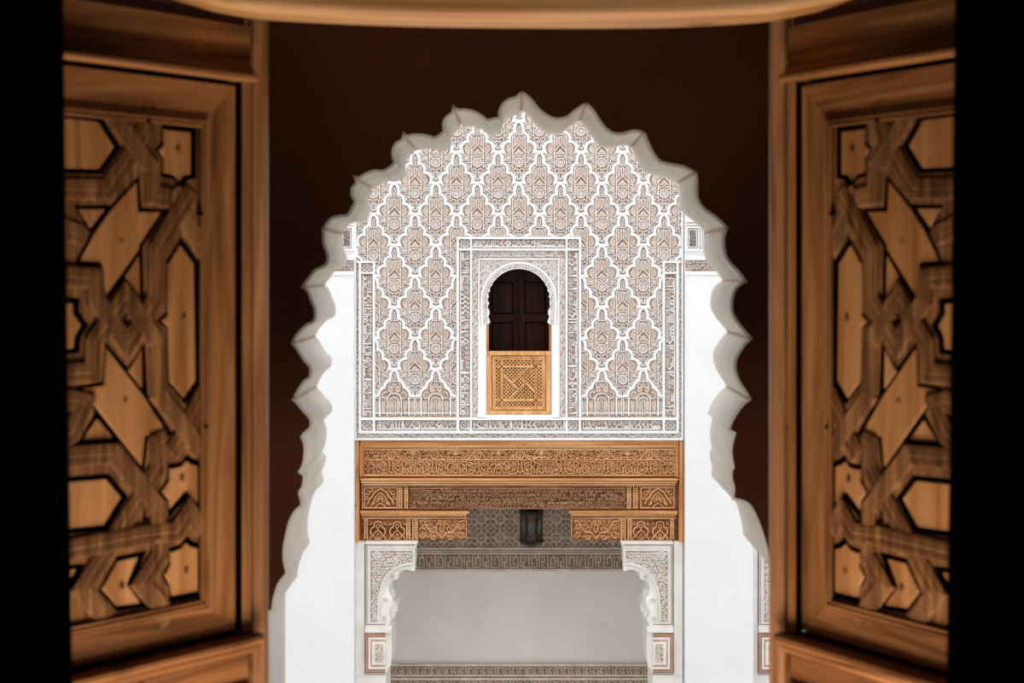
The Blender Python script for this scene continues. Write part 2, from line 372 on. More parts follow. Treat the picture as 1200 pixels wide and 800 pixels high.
def clipped(me, ax, ay):
    out = bmesh.new(); any_ = False
    for (x0, y0, x1, y1) in REG:
        bm = bmesh.new(); bm.from_mesh(me)
        for co, no in ((((x0-ax)*S, 0, 0), (-1, 0, 0)), (((x1-ax)*S, 0, 0), (1, 0, 0)), ((0, 0, -(y0-ay)*S), (0, 0, 1)), ((0, 0, -(y1-ay)*S), (0, 0, -1))):
            bmesh.ops.bisect_plane(bm, geom=bm.verts[:]+bm.edges[:]+bm.faces[:], plane_co=co, plane_no=no, clear_outer=True)
        if bm.faces:
            any_ = True; t = bpy.data.meshes.new('t'); bm.to_mesh(t); out.from_mesh(t); bpy.data.meshes.remove(t)
        bm.free()
    r = None
    if any_:
        r = bpy.data.meshes.new('stucco_cell_cut'); out.to_mesh(r); r.materials.append(M['stucco']); r.materials.append(M['leaf'])
    out.free(); return r
def inreg(x, y): return any(a-.4 <= x <= c+.4 and b-.4 <= y <= d+.4 for a, b, c, d in REG)
CELL, BASE = cell_mesh(), base_cell_mesh()
for k in range(-8, 9):
    ax = 608+CW*k; top = 433.2 if k % 2 == 0 else 433.2-CH
    for r in range(0, 6):
        ay = top-2*CH*r
        if ay < 85: continue
        bottom = (k % 2 == 0 and r == 0); hgt = 55 if bottom else 69; me = BASE if bottom else CELL
        y_lo = ay-2
        samples = [(ax+sx*24, ay+36) for sx in (-1, 1)]+[(ax+sx*18, ay+t) for sx in (-1, 1) for t in (20, 50)]+[(ax, ay-2), (ax, ay+hgt)]+[(ax+sx*8, ay+60 if not bottom else ay+50) for sx in (-1, 1)]
        n = sum(inreg(*p) for p in samples)
        if n == len(samples): mm = me
        else:
            mm = clipped(me, ax, ay)
            if mm is None: continue
        o = bpy.data.objects.new('stucco_arcade' if bottom else 'stucco_cell', mm); C.objects.link(o)
        o.parent = ft; o.location = (fx(ax), 0, fz(ay))

# ---------------------------------------------------------------- frame mouldings, inscription bands
rng = random.Random(5)
def glyphs(b, L, hh, d=0.02, w=1.0, seed=0):
    """carved cursive strokes along a band L long and hh high (px), centre line at 0, right to left"""
    R = random.Random(seed); x = -L/2+1.5; lo, hi = hh/2-1.3, -hh/2+0.9
    while x < L/2-4:
        k = R.choice('aalnmkbhs'); 
        if k == 'a': st = [[(x, hi), (x+.3, 0), (x+.2, lo)]]; dx = 2.4
        elif k == 'l': st = [smooth([(x+2.6, hi), (x+2.7, 0), (x+2.2, lo-.6), (x+.4, lo), (x-.8, lo-1.4)], 2)]; dx = 4.2
        elif k == 'n': st = [smooth([(x+5, -.6), (x+5, 1.8), (x+3, lo), (x+.8, lo-1), (x, 0.4)], 3), [(x+2.2, -1.9), (x+3.2, -1.0)]]; dx = 6.4
        elif k == 'm': st = [smooth([(x+3, lo-1), (x+3.6, lo-3), (x+1.8, lo-4), (x+.9, lo-2), (x+2.6, lo-.8), (x-1, lo)], 2)]; dx = 4.6
        elif k == 'k': st = [[(x+5.4, hi), (x+1.6, -.6), (x+5, 1.4), (x+4.4, lo), (x-.6, lo)]]; dx = 6.4
        elif k == 'b': st = [smooth([(x+6, .6), (x+5.6, lo-.6), (x+3, lo), (x+.2, lo-.6), (x, .8)], 2), [(x+2.6, -1.4), (x+3.4, -.6)]]; dx = 7
        elif k == 'h': st = [smooth([(x+3.6, lo), (x+.8, lo-1.6), (x+1.5, -.4), (x+3.6, .8), (x+3.2, lo-1.2), (x, lo)], 2)]; dx = 4.8
        else: st = [[(x+5.6, lo-2), (x+4.8, lo), (x+3.8, lo-2), (x+2.8, lo), (x+1.6, lo-2.2), (x+.4, lo), (x-1, lo)]]; dx = 6.6
        for q in st: b.ribbon(q, w*1.15, 0, d)
        if k in 'nmbhs':   # filling scroll above
            cx = x+dx/2; b.ribbon(arc(cx, hi+2.1, 1.5, R.uniform(0, 180), R.uniform(380, 480), 7), w*.75, 0, d*.8)
            b.ribbon([(cx-2.4, hi+.8), (cx-1.2, hi+2.6), (cx-2.2, hi+4.2)], w*.7, 0, d*.8)
        else: b.ribbon([(x+1.3, -1), (x+2.4, -.2)], w*.8, 0, d*.8)
        x += dx*.84
    b.ribbon([(-L/2, lo+.4), (L/2, lo+.4)], w*.45, 0, d*.5)
def scrollband(b, L, hh, d=0.012, pitch=6.0):
    n = max(1, int(L/pitch)); p = L/n
    for i in range(n):
        x = -L/2+p*(i+.5); s = 1 if i % 2 else -1; r = hh/2-.5
        b.ribbon(smooth([(x-p/2, s*r*.8), (x-p*.15, s*r*.5), (x+p*.15, -s*r*.5), (x+p/2, -s*r*.8)], 2), .9, 0, d)
        b.ribbon(arc(x+s*.4, s*r*.35, r*.55, 0, 270, 5), .8, 0, d)
def place_band(kind, cx, cy, L, hh, vertical, seed, name, par=None):
    b = MB(rel(S, 1.3))
    if kind == 'text': glyphs(b, L, hh, seed=seed, w=1.2)
    else: scrollband(b, L, hh)
    o = bpy.data.objects.new(name, b.mesh(name, M['stucco'])); C.objects.link(o); o.parent = par or ft
    o.location = (fx(cx), 0, fz(cy))
    if vertical: o.rotation_euler = (0, PI/2 if vertical > 0 else -PI/2, 0)
    return o
def frame_strip(x0, y0, x1, y1, d=0.034, b=.25, name='frame_moulding', mat='stucco', d0=0.0):
    d = d*1.5+(.003 if x1-x0 > y1-y0 else 0)
    m = MB(plane()); m.rect(x0, y0, x1, y1, d0, d, b); return fobj(name, m, M[mat])
# grey-tinted ground under the thin scroll strips
m = MB(plane())
for r in ((416.5, 306, 421.5, 507.2), (794.5, 306, 799.5, 507.2), (416.5, 507.4, 799.5, 513.4), (553.4, 301.6, 560.4, 489), (655.6, 301.6, 662.6, 489), (553.4, 293.4, 662.6, 301.4)):
    m.rect(*r, 0.0, 0.004)
fobj('scroll_ground', m, M['ground_grey'])
for x0, x1 in ((420.8, 423.8), (437.0, 440.0), (535.0, 538.0), (550.8, 553.4), (662.6, 665.2), (678.0, 681.0), (776.0, 779.0), (792.0, 795.0)):
    inner = 535 <= x0 <= 681
    frame_strip(x0, 277.4 if inner else 306, x1, 507)
frame_strip(415.6, 100, 418, 513.5, 0.03); frame_strip(798, 100, 800.4, 513.5, 0.03)
for y0, y1, x0, x1 in ((277.2, 280.2, 535, 681), (290.8, 293.6, 538, 678), (305.4, 308.2, 418, 440), (305.4, 308.2, 776, 798), (318.4, 320.8, 421, 440), (318.4, 320.8, 776, 795),
                       (488.6, 491.8, 421, 560), (488.6, 491.8, 656, 795), (504.2, 507.2, 421, 795), (512.6, 515.2, 415.6, 800.4), (489.8, 491.8, 560, 656)):
    frame_strip(x0, y0, x1, y1)
for x in (430.4, 785.6): 
    for y, v in ((404.7, 166), ): place_band('text', x, y, v, 12.5, 1 if x < 600 else -1, int(x), 'inscription_band')
for x in (544.4, 671.6): place_band('text', x, 391, 194, 12.5, 1 if x < 600 else -1, int(x), 'inscription_band')
for cx, L in ((487.5, 94), (608, 124), (728.5, 94)): place_band('text', cx, 498, L, 11.6, 0, int(cx)+3, 'inscription_band')
place_band('text', 608, 285.6, 110, 10, 0, 77, 'inscription_band')
place_band('scroll', 418.9, 410, 200, 4.6, 1, 0, 'scroll_band'); place_band('scroll', 797.1, 410, 200, 4.6, 1, 0, 'scroll_band')
place_band('scroll', 608, 510, 374, 5, 0, 0, 'scroll_band')
place_band('scroll', 556.9, 396, 184, 6, 1, 0, 'scroll_band'); place_band('scroll', 659.1, 396, 184, 6, 1, 0, 'scroll_band')
place_band('scroll', 608, 297.5, 94, 6.5, 0, 0, 'scroll_band')
def rosette(cx, cy, hw, hh):
    b = MB(rel())
    b.ribbon([(-hw*.9, 0), (0, -hh*.9), (hw*.9, 0), (0, hh*.9)], .9, 0, .018, True)
    b.ribbon([(-hw*.66, -hh*.66), (hw*.66, -hh*.66), (hw*.66, hh*.66), (-hw*.66, hh*.66)], .9, 0, .018, True)
    b.ribbon(arc(0, 0, 1.6, 0, 315, 7), .9, 0, .02, True)
    for s in (-1, 1):
        for t in (-1, 1): b.ribbon([(s*hw*.95, t*hh*.95), (s*hw*.45, t*hh*.45)], .8, 0, .018)
    o = bpy.data.objects.new('rosette_square', b.mesh('rosette_square', M['stucco'])); C.objects.link(o); o.parent = ft
    o.location = (fx(cx), 0, fz(cy))
for cx in (430.4, 785.6): rosette(cx, 313.4, 6.4, 5); rosette(cx, 498, 6.4, 6)
for cx in (544.4, 671.6): rosette(cx, 285.6, 6.2, 5.2); rosette(cx, 498, 6.2, 6)
for x in (537.5, 551.5, 664.5, 678.5): frame_strip(x-.7, 491.8, x+.9, 504.4, 0.03)

def foliage(b, inside, x0, y0, x1, y1, step=3.3, w=.85, d=.016, seed=1):
    R = random.Random(seed); y = y0+step/2
    row = 0
    while y < y1:
        x = x0+step/2+(step/2 if row % 2 else 0)
        while x < x1:
            cx, cy = x+R.uniform(-.5, .5), y+R.uniform(-.5, .5)
            if inside(cx, cy):
                a = R.uniform(0, 360); r = step*R.uniform(.34, .5); s = R.choice((-1, 1))
                pts = [(cx+r*(1-.55*i/6)*math.cos(math.radians(a+s*i*50)), cy+r*(1-.55*i/6)*math.sin(math.radians(a+s*i*50))) for i in range(7)]
                b.ribbon(pts, w, 0, d)
                if R.random() < .5:
                    p = pts[0]; b.ribbon([p, (p[0]+step*.45*math.cos(math.radians(a+90)), p[1]+step*.45*math.sin(math.radians(a+90)))], w*1.1, 0, d)
            x += step
        y += step; row += 1

# ---------------------------------------------------------------- the little window of the facade
we = empty('window_1', (0, YF, 0), kind='structure')
def wobj(name, mb, mats, **k):
    o = obj(name, mb, mats, **k); o.parent = we; o.location = (0, -YF, 0); return o
m = MB(plane())
ring_in = []
def scal(cx, cy, r, a0, a1, n, amp):
    out = []
    for i in range(n):
        for k in range(5):
            t = (i+k/5)/n; a = math.radians(a0+(a1-a0)*t); rr = r+amp*math.sin(PI*k/5)
            out.append((cx+rr*math.cos(a), cy+rr*1.02*math.sin(a)))
    return out
OC = (608, 350.5)
inner = [(571.2, 380.5), (574.2, 378), (573.4, 374.5), (572, 371), (573.6, 368), (573.4, 364), (571.2, 360)]+scal(OC[0], OC[1], 35.0, 173, 367, 17, 1.9)+[(644.8, 360), (642.6, 364), (642.4, 368), (644, 371), (642.6, 374.5), (641.8, 378), (644.8, 380.5)]
outer = [(655.6, 380.5), (655.6, 302.6), (560.4, 302.6), (560.4, 380.5)]
poly = inner+outer
m.prism(poly, -.12, .006)
wobj('arch_surround', m, M['stucco'])
# ground of the spandrels, archivolt rings
m = MB(plane())
out_arc = arc(608, 351.5, 45.5, 184, 356, 28)
sp = [(562.6, 352)]+[p for p in arc(608, 351.5, 44.6, 178, 270, 14)]+[(608, 305.2), (562.6, 305.2)]
m.prism(sp, .005, .009); m.prism(mir(sp, 608)[::-1], .005, .009)
wobj('spandrel_ground', m, M['ground_grey'])
m = MB(plane())
for s in (0, 1):
    b2 = MB(plane()); 
foliage(m, lambda x, y: math.hypot(x-608, y-351.5) > 46.5 and y < 352, 563, 305.5, 653, 352, 3.2, .8, .022, 4)
m2 = m; wobj('spandrel_foliage', m2, M['stucco'])
m = MB(plane())
m.ribbon([(561.4, 381)]+[(561.4, 303.4), (654.6, 303.4)]+[(654.6, 381)], 1.9, .004, .034)
m.ribbon([(565.6, 380), (564.6, 364)]+arc(608, 351.5, 43.6, 182, 358, 36)+[(651.4, 364), (650.4, 380)], 2.6, .004, .032)
m.ribbon([(571.6, 380), (571.2, 364)]+arc(608, 351.5, 36.9, 182, 358, 36)+[(644.8, 364), (644.4, 380)], .8, .004, .024)
m.ribbon([(568.6, 380), (567.6, 364)]+arc(608, 351.5, 40.6, 182, 358, 36)+[(648.4, 364), (647.4, 380)], .6, .004, .02)
wobj('archivolt', m, M['stucco'])
m = MB(plane()); m.ribbon([(569.6, 380), (569.0, 364)]+arc(608, 351.5, 39.0, 182, 358, 36)+[(647.0, 364), (646.4, 380)], 4.4, .003, .010, top=.95)
wobj('archivolt_ground', m, M['ground_grey'])
m = MB(plane())
for i in range(41):
    a = math.radians(176+188*i/40)
    c = (608+39*math.cos(a), 351.5+39*math.sin(a)); t = (-math.sin(a), math.cos(a)); n = (math.cos(a), math.sin(a))
    m.ribbon([(c[0]+n[0]*2-t[0]*1.3, c[1]+n[1]*2-t[1]*1.3), c, (c[0]-n[0]*2-t[0]*-1.0, c[1]-n[1]*2-t[1]*-1.0)], .9, .008, .024)
for s in (-1, 1):
    for y in (366, 370, 374, 378): m.ribbon([(608+s*37, y-1.5), (608+s*39.4, y), (608+s*37.6, y+1.5)], .9, .008, .022)
wobj('archivolt_knots', m, M['stucco'])
# plain white jambs, sill
m = MB(plane())
m.rect(560.4, 380.2, 569.8, 489, -.38, .016); m.rect(646.4, 380.2, 655.6, 489, -.38, .016)
m.rect(560.4, 303, 569.0, 380.2, -.38, -.1); m.rect(647, 303, 655.6, 380.2, -.38, -.1)
wobj('white_jamb', m, M['stucco'])
m = MB(plane()); m.rect(569.8, 485.6, 646.4, 490.4, -.38, .02); wobj('sill', m, M['stucco'])
m = MB(plane()); m.rect(569.9, 379.5, 572.4, 412, -.30, -.02); m.rect(644.0, 379.5, 646.3, 412, -.30, -.02)
wobj('wooden_jamb', m, M['cedar_v'])
# dark inner doors behind the window
de = empty('door_1', (0, YF+.4, 0), kind='structure')
YD = YF+.36
def dobj(name, mb, mat):
    o = obj(name, mb, M[mat]); o.parent = de; o.location = (0, -YF-.4, 0); return o
for s in (-1, 1):
    m = MB(plane(YD)); x0, x1 = (568, 607.6) if s < 0 else (608.4, 648)
    a, b_ = x0+8, x1-6
    if s > 0: a, b_ = x0+6, x1-8
    m.board([(x0, 300), (x1, 300), (x1, 489), (x0, 489)], [[(a, 330), (b_, 330), (b_, 368), (a, 368)], [(a, 377), (b_, 377), (b_, 440), (a, 440)]], 0, .035, back=True)
    leaf = dobj('door_leaf', m, 'door')
    m = MB(plane(YD)); m.rect(a, 330, b_, 368, 0, .012, 2); m.rect(a, 377, b_, 440, 0, .012, 2)
    p = obj('door_panel', m, M['door'], parent=leaf)
    m = MB(plane(YD)); m.prism(arc(608+s*3.6, 364.6, .8, 0, 315, 7), .03, .06)
    p = obj('door_knob', m, M['iron'], parent=leaf)
m = MB(plane(YD)); m.rect(556, 290, 660, 300, -.02, .05); m.rect(556, 300, 568, 489, -.02, .05); m.rect(648, 300, 660, 489, -.02, .05); m.rect(556, 489, 660, 496, -.02, .05)
dobj('door_frame', m, 'door')

m = MB(plane(YD+.1)); m.rect(540, 280, 676, 500, -.1, -.05); dobj('backing', m, 'black')  # black sheet added so no sky light shows between the door leaves
for a, b, c, d in ((555, 296, 556.5, 492), (659.5, 296, 661, 492), (555, 294, 661, 296), (555, 490, 661, 492)):
    m = MB(plane(YF)); m.rect(a, b, c, d, -.40, -.38) ; m.v = m.v; 
    dobj('reveal_lining', m, 'door')

# ---------------------------------------------------------------- lattice balustrade in the window: a thing
lt = empty('lattice_balustrade', (fx(608), YF, fz(485.4)))
tag(lt, 'pale carved wooden lattice balustrade closing the lower half of the small arched window', 'balustrade')
def lobj(name, mb, mat, **k):
    o = obj(name, mb, M[mat], **k); o.parent = lt; o.location = -Vector(lt.location); return o
for n, r in (('stile', (569.8, 414.2, 576.2, 482)), ('stile', (639.8, 414.2, 646.2, 482)), ('rail', (569.6, 411.4, 646.4, 416.4)), ('rail', (569.8, 481, 646.2, 485.4))):
    m = MB(plane()); m.rect(*r, -.06, .0 if n == 'stile' else .008, .3); lobj(n, m, 'pine')
m = MB(plane()); m.board([(576.4, 416.8), (639.6, 416.8), (639.6, 481), (576.4, 481)], [[(580.6, 421.6), (635.4, 421.6), (635.4, 476.6), (580.6, 476.6)]], -.05, -.014, back=True)
m.ribbon([(578.4, 418.8), (637.6, 418.8), (637.6, 479), (578.4, 479)], 1.2, -.014, -.002, True)
lobj('inner_frame', m, 'pine')
m = MB(plane())
x0, y0, x1, y1 = 580.2, 421.2, 635.8, 477.0
for dirn in (1, -1):
    c = -140
    while c < 140:
        # line y-y0 = dirn*(x-x0)+c clipped to the square
        pts = []
        for x in (x0, x1):
            y = y0+(dirn*(x-x0) if dirn > 0 else (x1-x0)-(x-x0))+c
            pts.append((x, y))
        (ax, ay), (bx, by) = pts; t0, t1 = 0, 1; dy = by-ay
        ta, tb = (y0-ay)/dy, (y1-ay)/dy; ta, tb = min(ta, tb), max(ta, tb); t0, t1 = max(t0, ta), min(t1, tb)
        if t1-t0 > .03: m.ribbon([(ax+(bx-ax)*t0, ay+dy*t0), (ax+(bx-ax)*t1, ay+dy*t1)], 1.25, -.034 if dirn > 0 else -.030, -.022 if dirn > 0 else -.018, top=.9)
        c += 4.3
lobj('lattice', m, 'pine', kind='stuff')
m = MB(plane())
for p in ([(588.0, 421.4), (588.0, 477)], [(628.0, 421.4), (628.0, 477)], [(580.4, 429.4), (635.6, 429.4)], [(580.4, 468.8), (635.6, 468.8)]): m.ribbon(p, 2.8, -.03, -.010, top=.8)
lobj('grid_bar', m, 'pine')
m = MB(plane()); c = (608, 449)
for p in ([(600.3, 448.9), (608, 441.7), (619.5, 430.6)], [(608, 441.7), (616.1, 448.6), (626.6, 459)], [(616.1, 448.6), (607.6, 456.2), (596.6, 467)], [(607.6, 456.2), (600.3, 448.9), (589.4, 438.6)]):
    m.ribbon(p, 2.3, -.03, -.008, top=.8)
lobj('pinwheel_bar', m, 'pine')

# ---------------------------------------------------------------- piers either side
for i, (xa, xb) in enumerate(((333.5, 414.6), (803.2, 882.5))):
    pe = empty('pillar', (fx((xa+xb)/2), YF-.15, FLOOR), kind='structure')
    Y = YF-.15; m = MB(plane(Y)); zb = VY-(FLOOR-H)*F/Y
    m.rect(xa, 321.5, xb, zb, -.58, 0)
    o = obj('pier_shaft', m, M['white']); o.parent = pe; o.location = -Vector(pe.location)
    m = MB(plane(Y))
    m.rect(xa, 100, xb, 321.5, -.58, -.045)
    m.rect(xa-.5, 317.6, xb+.5, 321.8, -.05, .012); m.rect(xa, 302.4, xb, 304.6, -.05, .0)
    n = 5; p = (xb-xa)/n
    for r in range(3):
        yy = 302.4-r*50
        for e, (u, v) in enumerate(((0, 2), (2.4, 4), (44, 46))): m.rect(xa, yy-8+u-2, xb, yy-8+v-2, -.05, -.0-.012*e) if e < 2 else None
        for e in range(3): m.rect(xa, yy-44+e*3.4, xb, yy-44+e*3.4+1.8, -.05, -.004*e)
    o = obj('pier_head', m, M['stucco']); o.parent = pe; o.location = -Vector(pe.location)
    edges = [xb-.5-16.6*(j+1) for j in range(4)] if i == 0 else [xa+.5+16.6*j for j in range(4)]
    for j, ex in enumerate(edges):
        for r in range(3):
            yt = 268.4-50*r-2
            m = MB(plane(Y)); m.ribbon([(ex+1.4, yt), (ex+15.4, yt), (ex+15.4, yt+25.4), (ex+1.4, yt+25.4)], 1.8, -.045, .002, True)
            m.ribbon([(ex+4, yt+2.6), (ex+12.8, yt+2.6), (ex+12.8, yt+22.8), (ex+4, yt+22.8)], 1.3, -.045, -.01, True)
            foliage(m, lambda x, y: True, ex+5, yt+4, ex+12.5, yt+22, 3.0, .8, -.02, j+9*r)
            m.v = [(v[0], v[1], v[2]) for v in m.v]
            o = obj('framed_panel', m, M['stucco']); o.parent = pe; o.location = -Vector(pe.location)
            g = MB(plane(Y)); g.rect(ex+4, yt+2.6, ex+12.8, yt+22.8, -.046, -.038)
            obj('panel_ground', g, M['ground'], parent=o)
    g = MB(plane(Y)); g.rect(xa+.6, 305, xb-.6, 317.4, -.046, -.036)
    o = obj('scroll_ground', g, M['ground']); o.parent = pe; o.location = -Vector(pe.location)
    m = MB(plane(Y)); foliage(m, lambda x, y: True, xa+1, 305.5, xb-1, 317, 3.6, .95, -.012, 40+i)
    o = obj('scroll_band', m, M['stucco']); o.parent = pe; o.location = -Vector(pe.location)

# ================================================================ carved cedar lintel boards
def lintel_thing(name, label, x, y, Y=YF):
    e = empty(name, (fx(x, Y), Y, fz(y, Y))); tag(e, label, 'beam'); return e
def part(name, mb, mat, par, **k):
    o = obj(name, mb, mat if isinstance(mat, list) else M[mat], **k); o.parent = par; o.location = -Vector(par.location); return o
def dentils(b, x0, x1, y, w, h, d0, d1, gap=.5):
    n = int((x1-x0)/w); p = (x1-x0)/n
    for i in range(n): b.rect(x0+p*i, y, x0+p*(i+1-gap), y+h, d0, d1)
YT = YF+.04
t1 = lintel_thing('cedar_beam', 'broad carved cedar beam at the top of the wooden lintel, two rows of palmettes and arches', 608, 559)
m = MB(plane(YT)); m.rect(426.8, 523.5, 792.6, 558.6, -.2, 0); part('plank', m, 'cedar_ground_shade', t1)
m = MB(plane(YT)); m.rect(422.2, 515.4, 794.8, 521.2, -.2, .05, .3); part('plain_fascia', m, 'cedar_plain', t1)
m = MB(plane(YT)); m.rect(424, 521.2, 795, 523.4, -.2, .03); m.rect(427, 526.0, 792, 527.0, -.01, .02); dentils(m, 427, 792, 523.6, 2.6, 1.9, 0, .022); part('dentil_row', m, 'cedar', t1)
m = MB(plane(YT)); m.rect(427, 537.8, 792.6, 538.7, -.01, .012); m.rect(427, 555.6, 792.6, 557.4, -.01, .014); part('split_line', m, 'cedar', t1)
def palm():
    b = MB(rel(S, 1.3)); 
    for s in (1, -1):
        X = lambda pts: [(s*x, y) for x, y in pts]
        for ex, ey in ((3.5, -1.5), (7, .5), (10.2, 3.4)): b.ribbon(X(smooth([(0, 4), (ex*.55, ey-1.2), (ex, ey)], 2)), .95, 0, .02)
        b.ribbon(X(smooth([(12.6, 5), (8, 8.6), (3, 6.4), (0, 8.6)], 2)), 1.0, 0, .02)
        b.ribbon(X(arc(9, 6.2, 1.7, 0, 300, 6)), .8, 0, .018)
    b.ribbon([(0, -2), (0, 9)], .9, 0, .02); return b.mesh('palmette', M['cedar'])
def roundel():
    b = MB(rel()); b.ribbon(arc(0, 4.6, 4.1, 90, -270, 14), 1.2, 0, .022)
    for s in (1, -1):
        X = lambda pts: [(s*x, y) for x, y in pts]
        b.ribbon(X(smooth([(0, -1.6), (3.6, -.4), (6.4, 4), (9, 8), (12.6, 8.8)], 2)), 1.0, 0, .02)
        b.ribbon(X(smooth([(7, 1), (9.5, -.8), (12, 1)], 2)), .9, 0, .02); b.ribbon(X(arc(9.8, 4.6, 1.5, 0, 300, 6)), .8, 0, .018)
    b.ribbon([(0, 2.4), (1.3, 4.6), (0, 6.8), (-1.3, 4.6)], .9, 0, .018, True); return b.mesh('roundel', M['cedar'])
def archlet():
    b = MB(rel())
    for s in (1, -1):
        X = lambda pts: [(s*x, y) for x, y in pts]
        b.ribbon(X([(12.3, 0), (12.3, 16)]), .9, 0, .02)
        b.ribbon(X(smooth([(0, 4.6), (3.2, 7.2), (5.2, 10.4), (4.8, 13.4), (6.6, 15.4)], 2)), 1.1, 0, .022)
        b.ribbon(X(smooth([(0, 7.6), (2.6, 10.8), (1.8, 14), (0, 15)], 2)), 1.0, 0, .02)
        b.ribbon(X(smooth([(11, 1), (6, 2.2), (9, 5.6), (11, 8.5), (8, 10)], 2)), .9, 0, .02)
        b.ribbon(X(arc(3.8, 2.6, 1.5, 0, 300, 6)), .8, 0, .018); b.ribbon(X(arc(9.2, 12.6, 1.6, 0, 300, 6)), .8, 0, .018)
    b.ribbon([(0, 0), (0, 4.6)], .9, 0, .02); return b.mesh('archlet', M['cedar'])
def kufic():
    b = MB(rel())
    for s in (1, -1):
        X = lambda pts: [(s*x, y) for x, y in pts]
        b.ribbon(X([(2.2, .6), (2.2, 10), (5, 15), (12, 15)]), 1.1, 0, .022); b.ribbon(X([(5.2, 3.4), (5.2, 9), (8, 12)]), .9, 0, .02)
        b.ribbon(X(arc(8.8, 4.2, 2.3, 0, 300, 8)), .9, 0, .02); b.ribbon(X([(9.6, 8.4), (8, 10.4), (10.4, 12.4)]), .9, 0, .02)
    b.ribbon([(-2.2, 12), (0, 15), (2.2, 12)], 1.0, 0, .022); return b.mesh('interlace', M['cedar'])
PALM, ROUND, ARCH, KUF = palm(), roundel(), archlet(), kufic()
def put(me, name, par, px, py, Y, mirror=False):
    o = bpy.data.objects.new(name, me); C.objects.link(o); o.parent = par
    o.location = Vector((fx(px, Y), Y, fz(py, Y)))-Vector(par.location)
for i in range(-7, 8):
    x = 609.5+25.15*i
    if not 434 < x < 786: continue
    put(ROUND if i % 2 == 0 else PALM, 'roundel' if i % 2 == 0 else 'palmette', t1, x, 528.4, YT)
    put(KUF if i % 2 == 0 else ARCH, 'interlace' if i % 2 == 0 else 'archlet', t1, x, 539.4, YT)
m = MB(plane(YT)); foliage(m, lambda a, b: True, 434, 527.6, 787, 555.4, 4.6, .8, .008, 31); part('filler_scroll', m, 'cedar', t1)
for x, s in ((428, 1), (791.4, -1)):
    m = MB(plane(YT)); foliage(m, lambda a, b: True, min(x, x+s*5), 528, max(x, x+s*5), 555, 3.2, .9, .02, 3); part('end_scroll', m, 'cedar', t1)
for side in (-1, 1):
    X = (lambda a: a) if side < 0 else (lambda a: 1216.8-a)
    m = MB(plane())
    v = [m.P(X(421.8), 521.3, .02), m.P(X(427.2), 521.3, -.05), m.P(X(427.2), 558.8, -.05), m.P(X(421.8), 558.8, .02)]
    v2 = [m.P(X(421.8), 521.3, -.2), m.P(X(427.2), 521.3, -.2), m.P(X(427.2), 558.8, -.2), m.P(X(421.8), 558.8, -.2)]
    m.face(*v); m.face(*v2)
    for i in range(4): j = (i+1) % 4; m.face(v[i], v[j], v2[j], v2[i])
    part('end_bevel', m, 'cedar_v', t1)
# middle beam
Y2 = YF+.06
t2 = lintel_thing('cedar_beam', 'middle carved cedar beam of the lintel with a long weathered dark centre panel', 608, 596)
m = MB(plane(Y2)); m.rect(422.8, 559.0, 794.2, 562.0, -.2, .09, .4); part('fillet', m, 'cedar_plain', t2)
m = MB(plane(Y2)); m.rect(423.4, 562.4, 793, 565.2, -.2, .06, .3); m.rect(425, 566, 791, 567.2, -.2, .04); dentils(m, 424, 792, 567.6, 2.4, 1.5, -.01, .03); part('dentil_row', m, 'cedar', t2)
m = MB(plane(Y2)); m.rect(422.8, 565, 794.2, 596.4, -.2, 0); part('plank', m, 'cedar_ground_shade', t2)
m = MB(plane(Y2)); m.rect(480, 571.5, 733, 595.6, -.01, .012); part('weathered_panel', m, 'cedar_old_ground_shade', t2)
m = MB(plane(Y2)); R = random.Random(8)
foliage(m, lambda x, y: R.random() < .93, 481, 573, 732, 595, 4.4, 1.25, .034, 12); m.rect(480, 571, 733, 572.2, 0, .02); m.rect(480, 594.6, 733, 595.8, 0, .02)
part('worn_carving', m, 'cedar_old', t2)
def framed(cx, x0, x1, y0, y1, par, Y):
    m = MB(plane(Y))
    m.ribbon([(x0, y0), (x1, y0), (x1, y1), (x0, y1)], 1.3, 0, .024, True)
    for s in (1, -1):
        X = lambda pts: [(cx+s*a, y0+b) for a, b in pts]
        hw = (x1-x0)/2
        m.ribbon(X(smooth([(0, 1), (4, 3.4), (7.5, 6), (10, 11), (13.5, 14), (15, 19)], 2)), 1.5, 0, .026)
        m.ribbon(X(smooth([(0, 6), (3.4, 8.5), (6.4, 12), (8, 17), (11, 21)], 2)), 1.1, 0, .022)
        m.ribbon(X(arc(3.6, 14.5, 1.8, 0, 300, 7)), .9, 0, .02); m.ribbon(X(arc(8.8, 18, 1.6, 0, 300, 7)), .9, 0, .02)
        m.ribbon(X(arc(14.5, 6, 2.2, 0, 300, 7)), .9, 0, .02); m.ribbon(X(arc(10.5, 3.4, 1.5, 0, 300, 7)), .9, 0, .02)
        m.ribbon(X(arc(16.5, 12, 1.7, 0, 300, 7)), .9, 0, .02); m.ribbon(X(smooth([(0, 18), (3, 20), (6, 22.4)], 2)), 1, 0, .02)
    m.ribbon(arc(cx, y0+11.5, 2, 0, 330, 11), 1.0, 0, .022, True)
    part('framed_carving', m, 'cedar', par)
framed(446, 427.4, 465.6, 571, 594.6, t2, Y2); framed(771, 751, 789.6, 571, 594.6, t2, Y2)
for xs, ks in (((425,), ()), ((467.8, 471, 474.6, 477.8), (469.4, 476.2)), ((735.2, 738.6, 742.6, 746.4), (736.9, 744.5)), ((790,), ())):
    m = MB(plane(Y2))
    for x in xs: m.rect(x-.5, 570, x+.5, 596, 0, .024)
    for x in ks:
        for k in range(9): m.rect(x-.9, 571+2.8*k, x+.9, 572.6+2.8*k, 0, .02)
    part('bead_strip', m, 'cedar', t2)
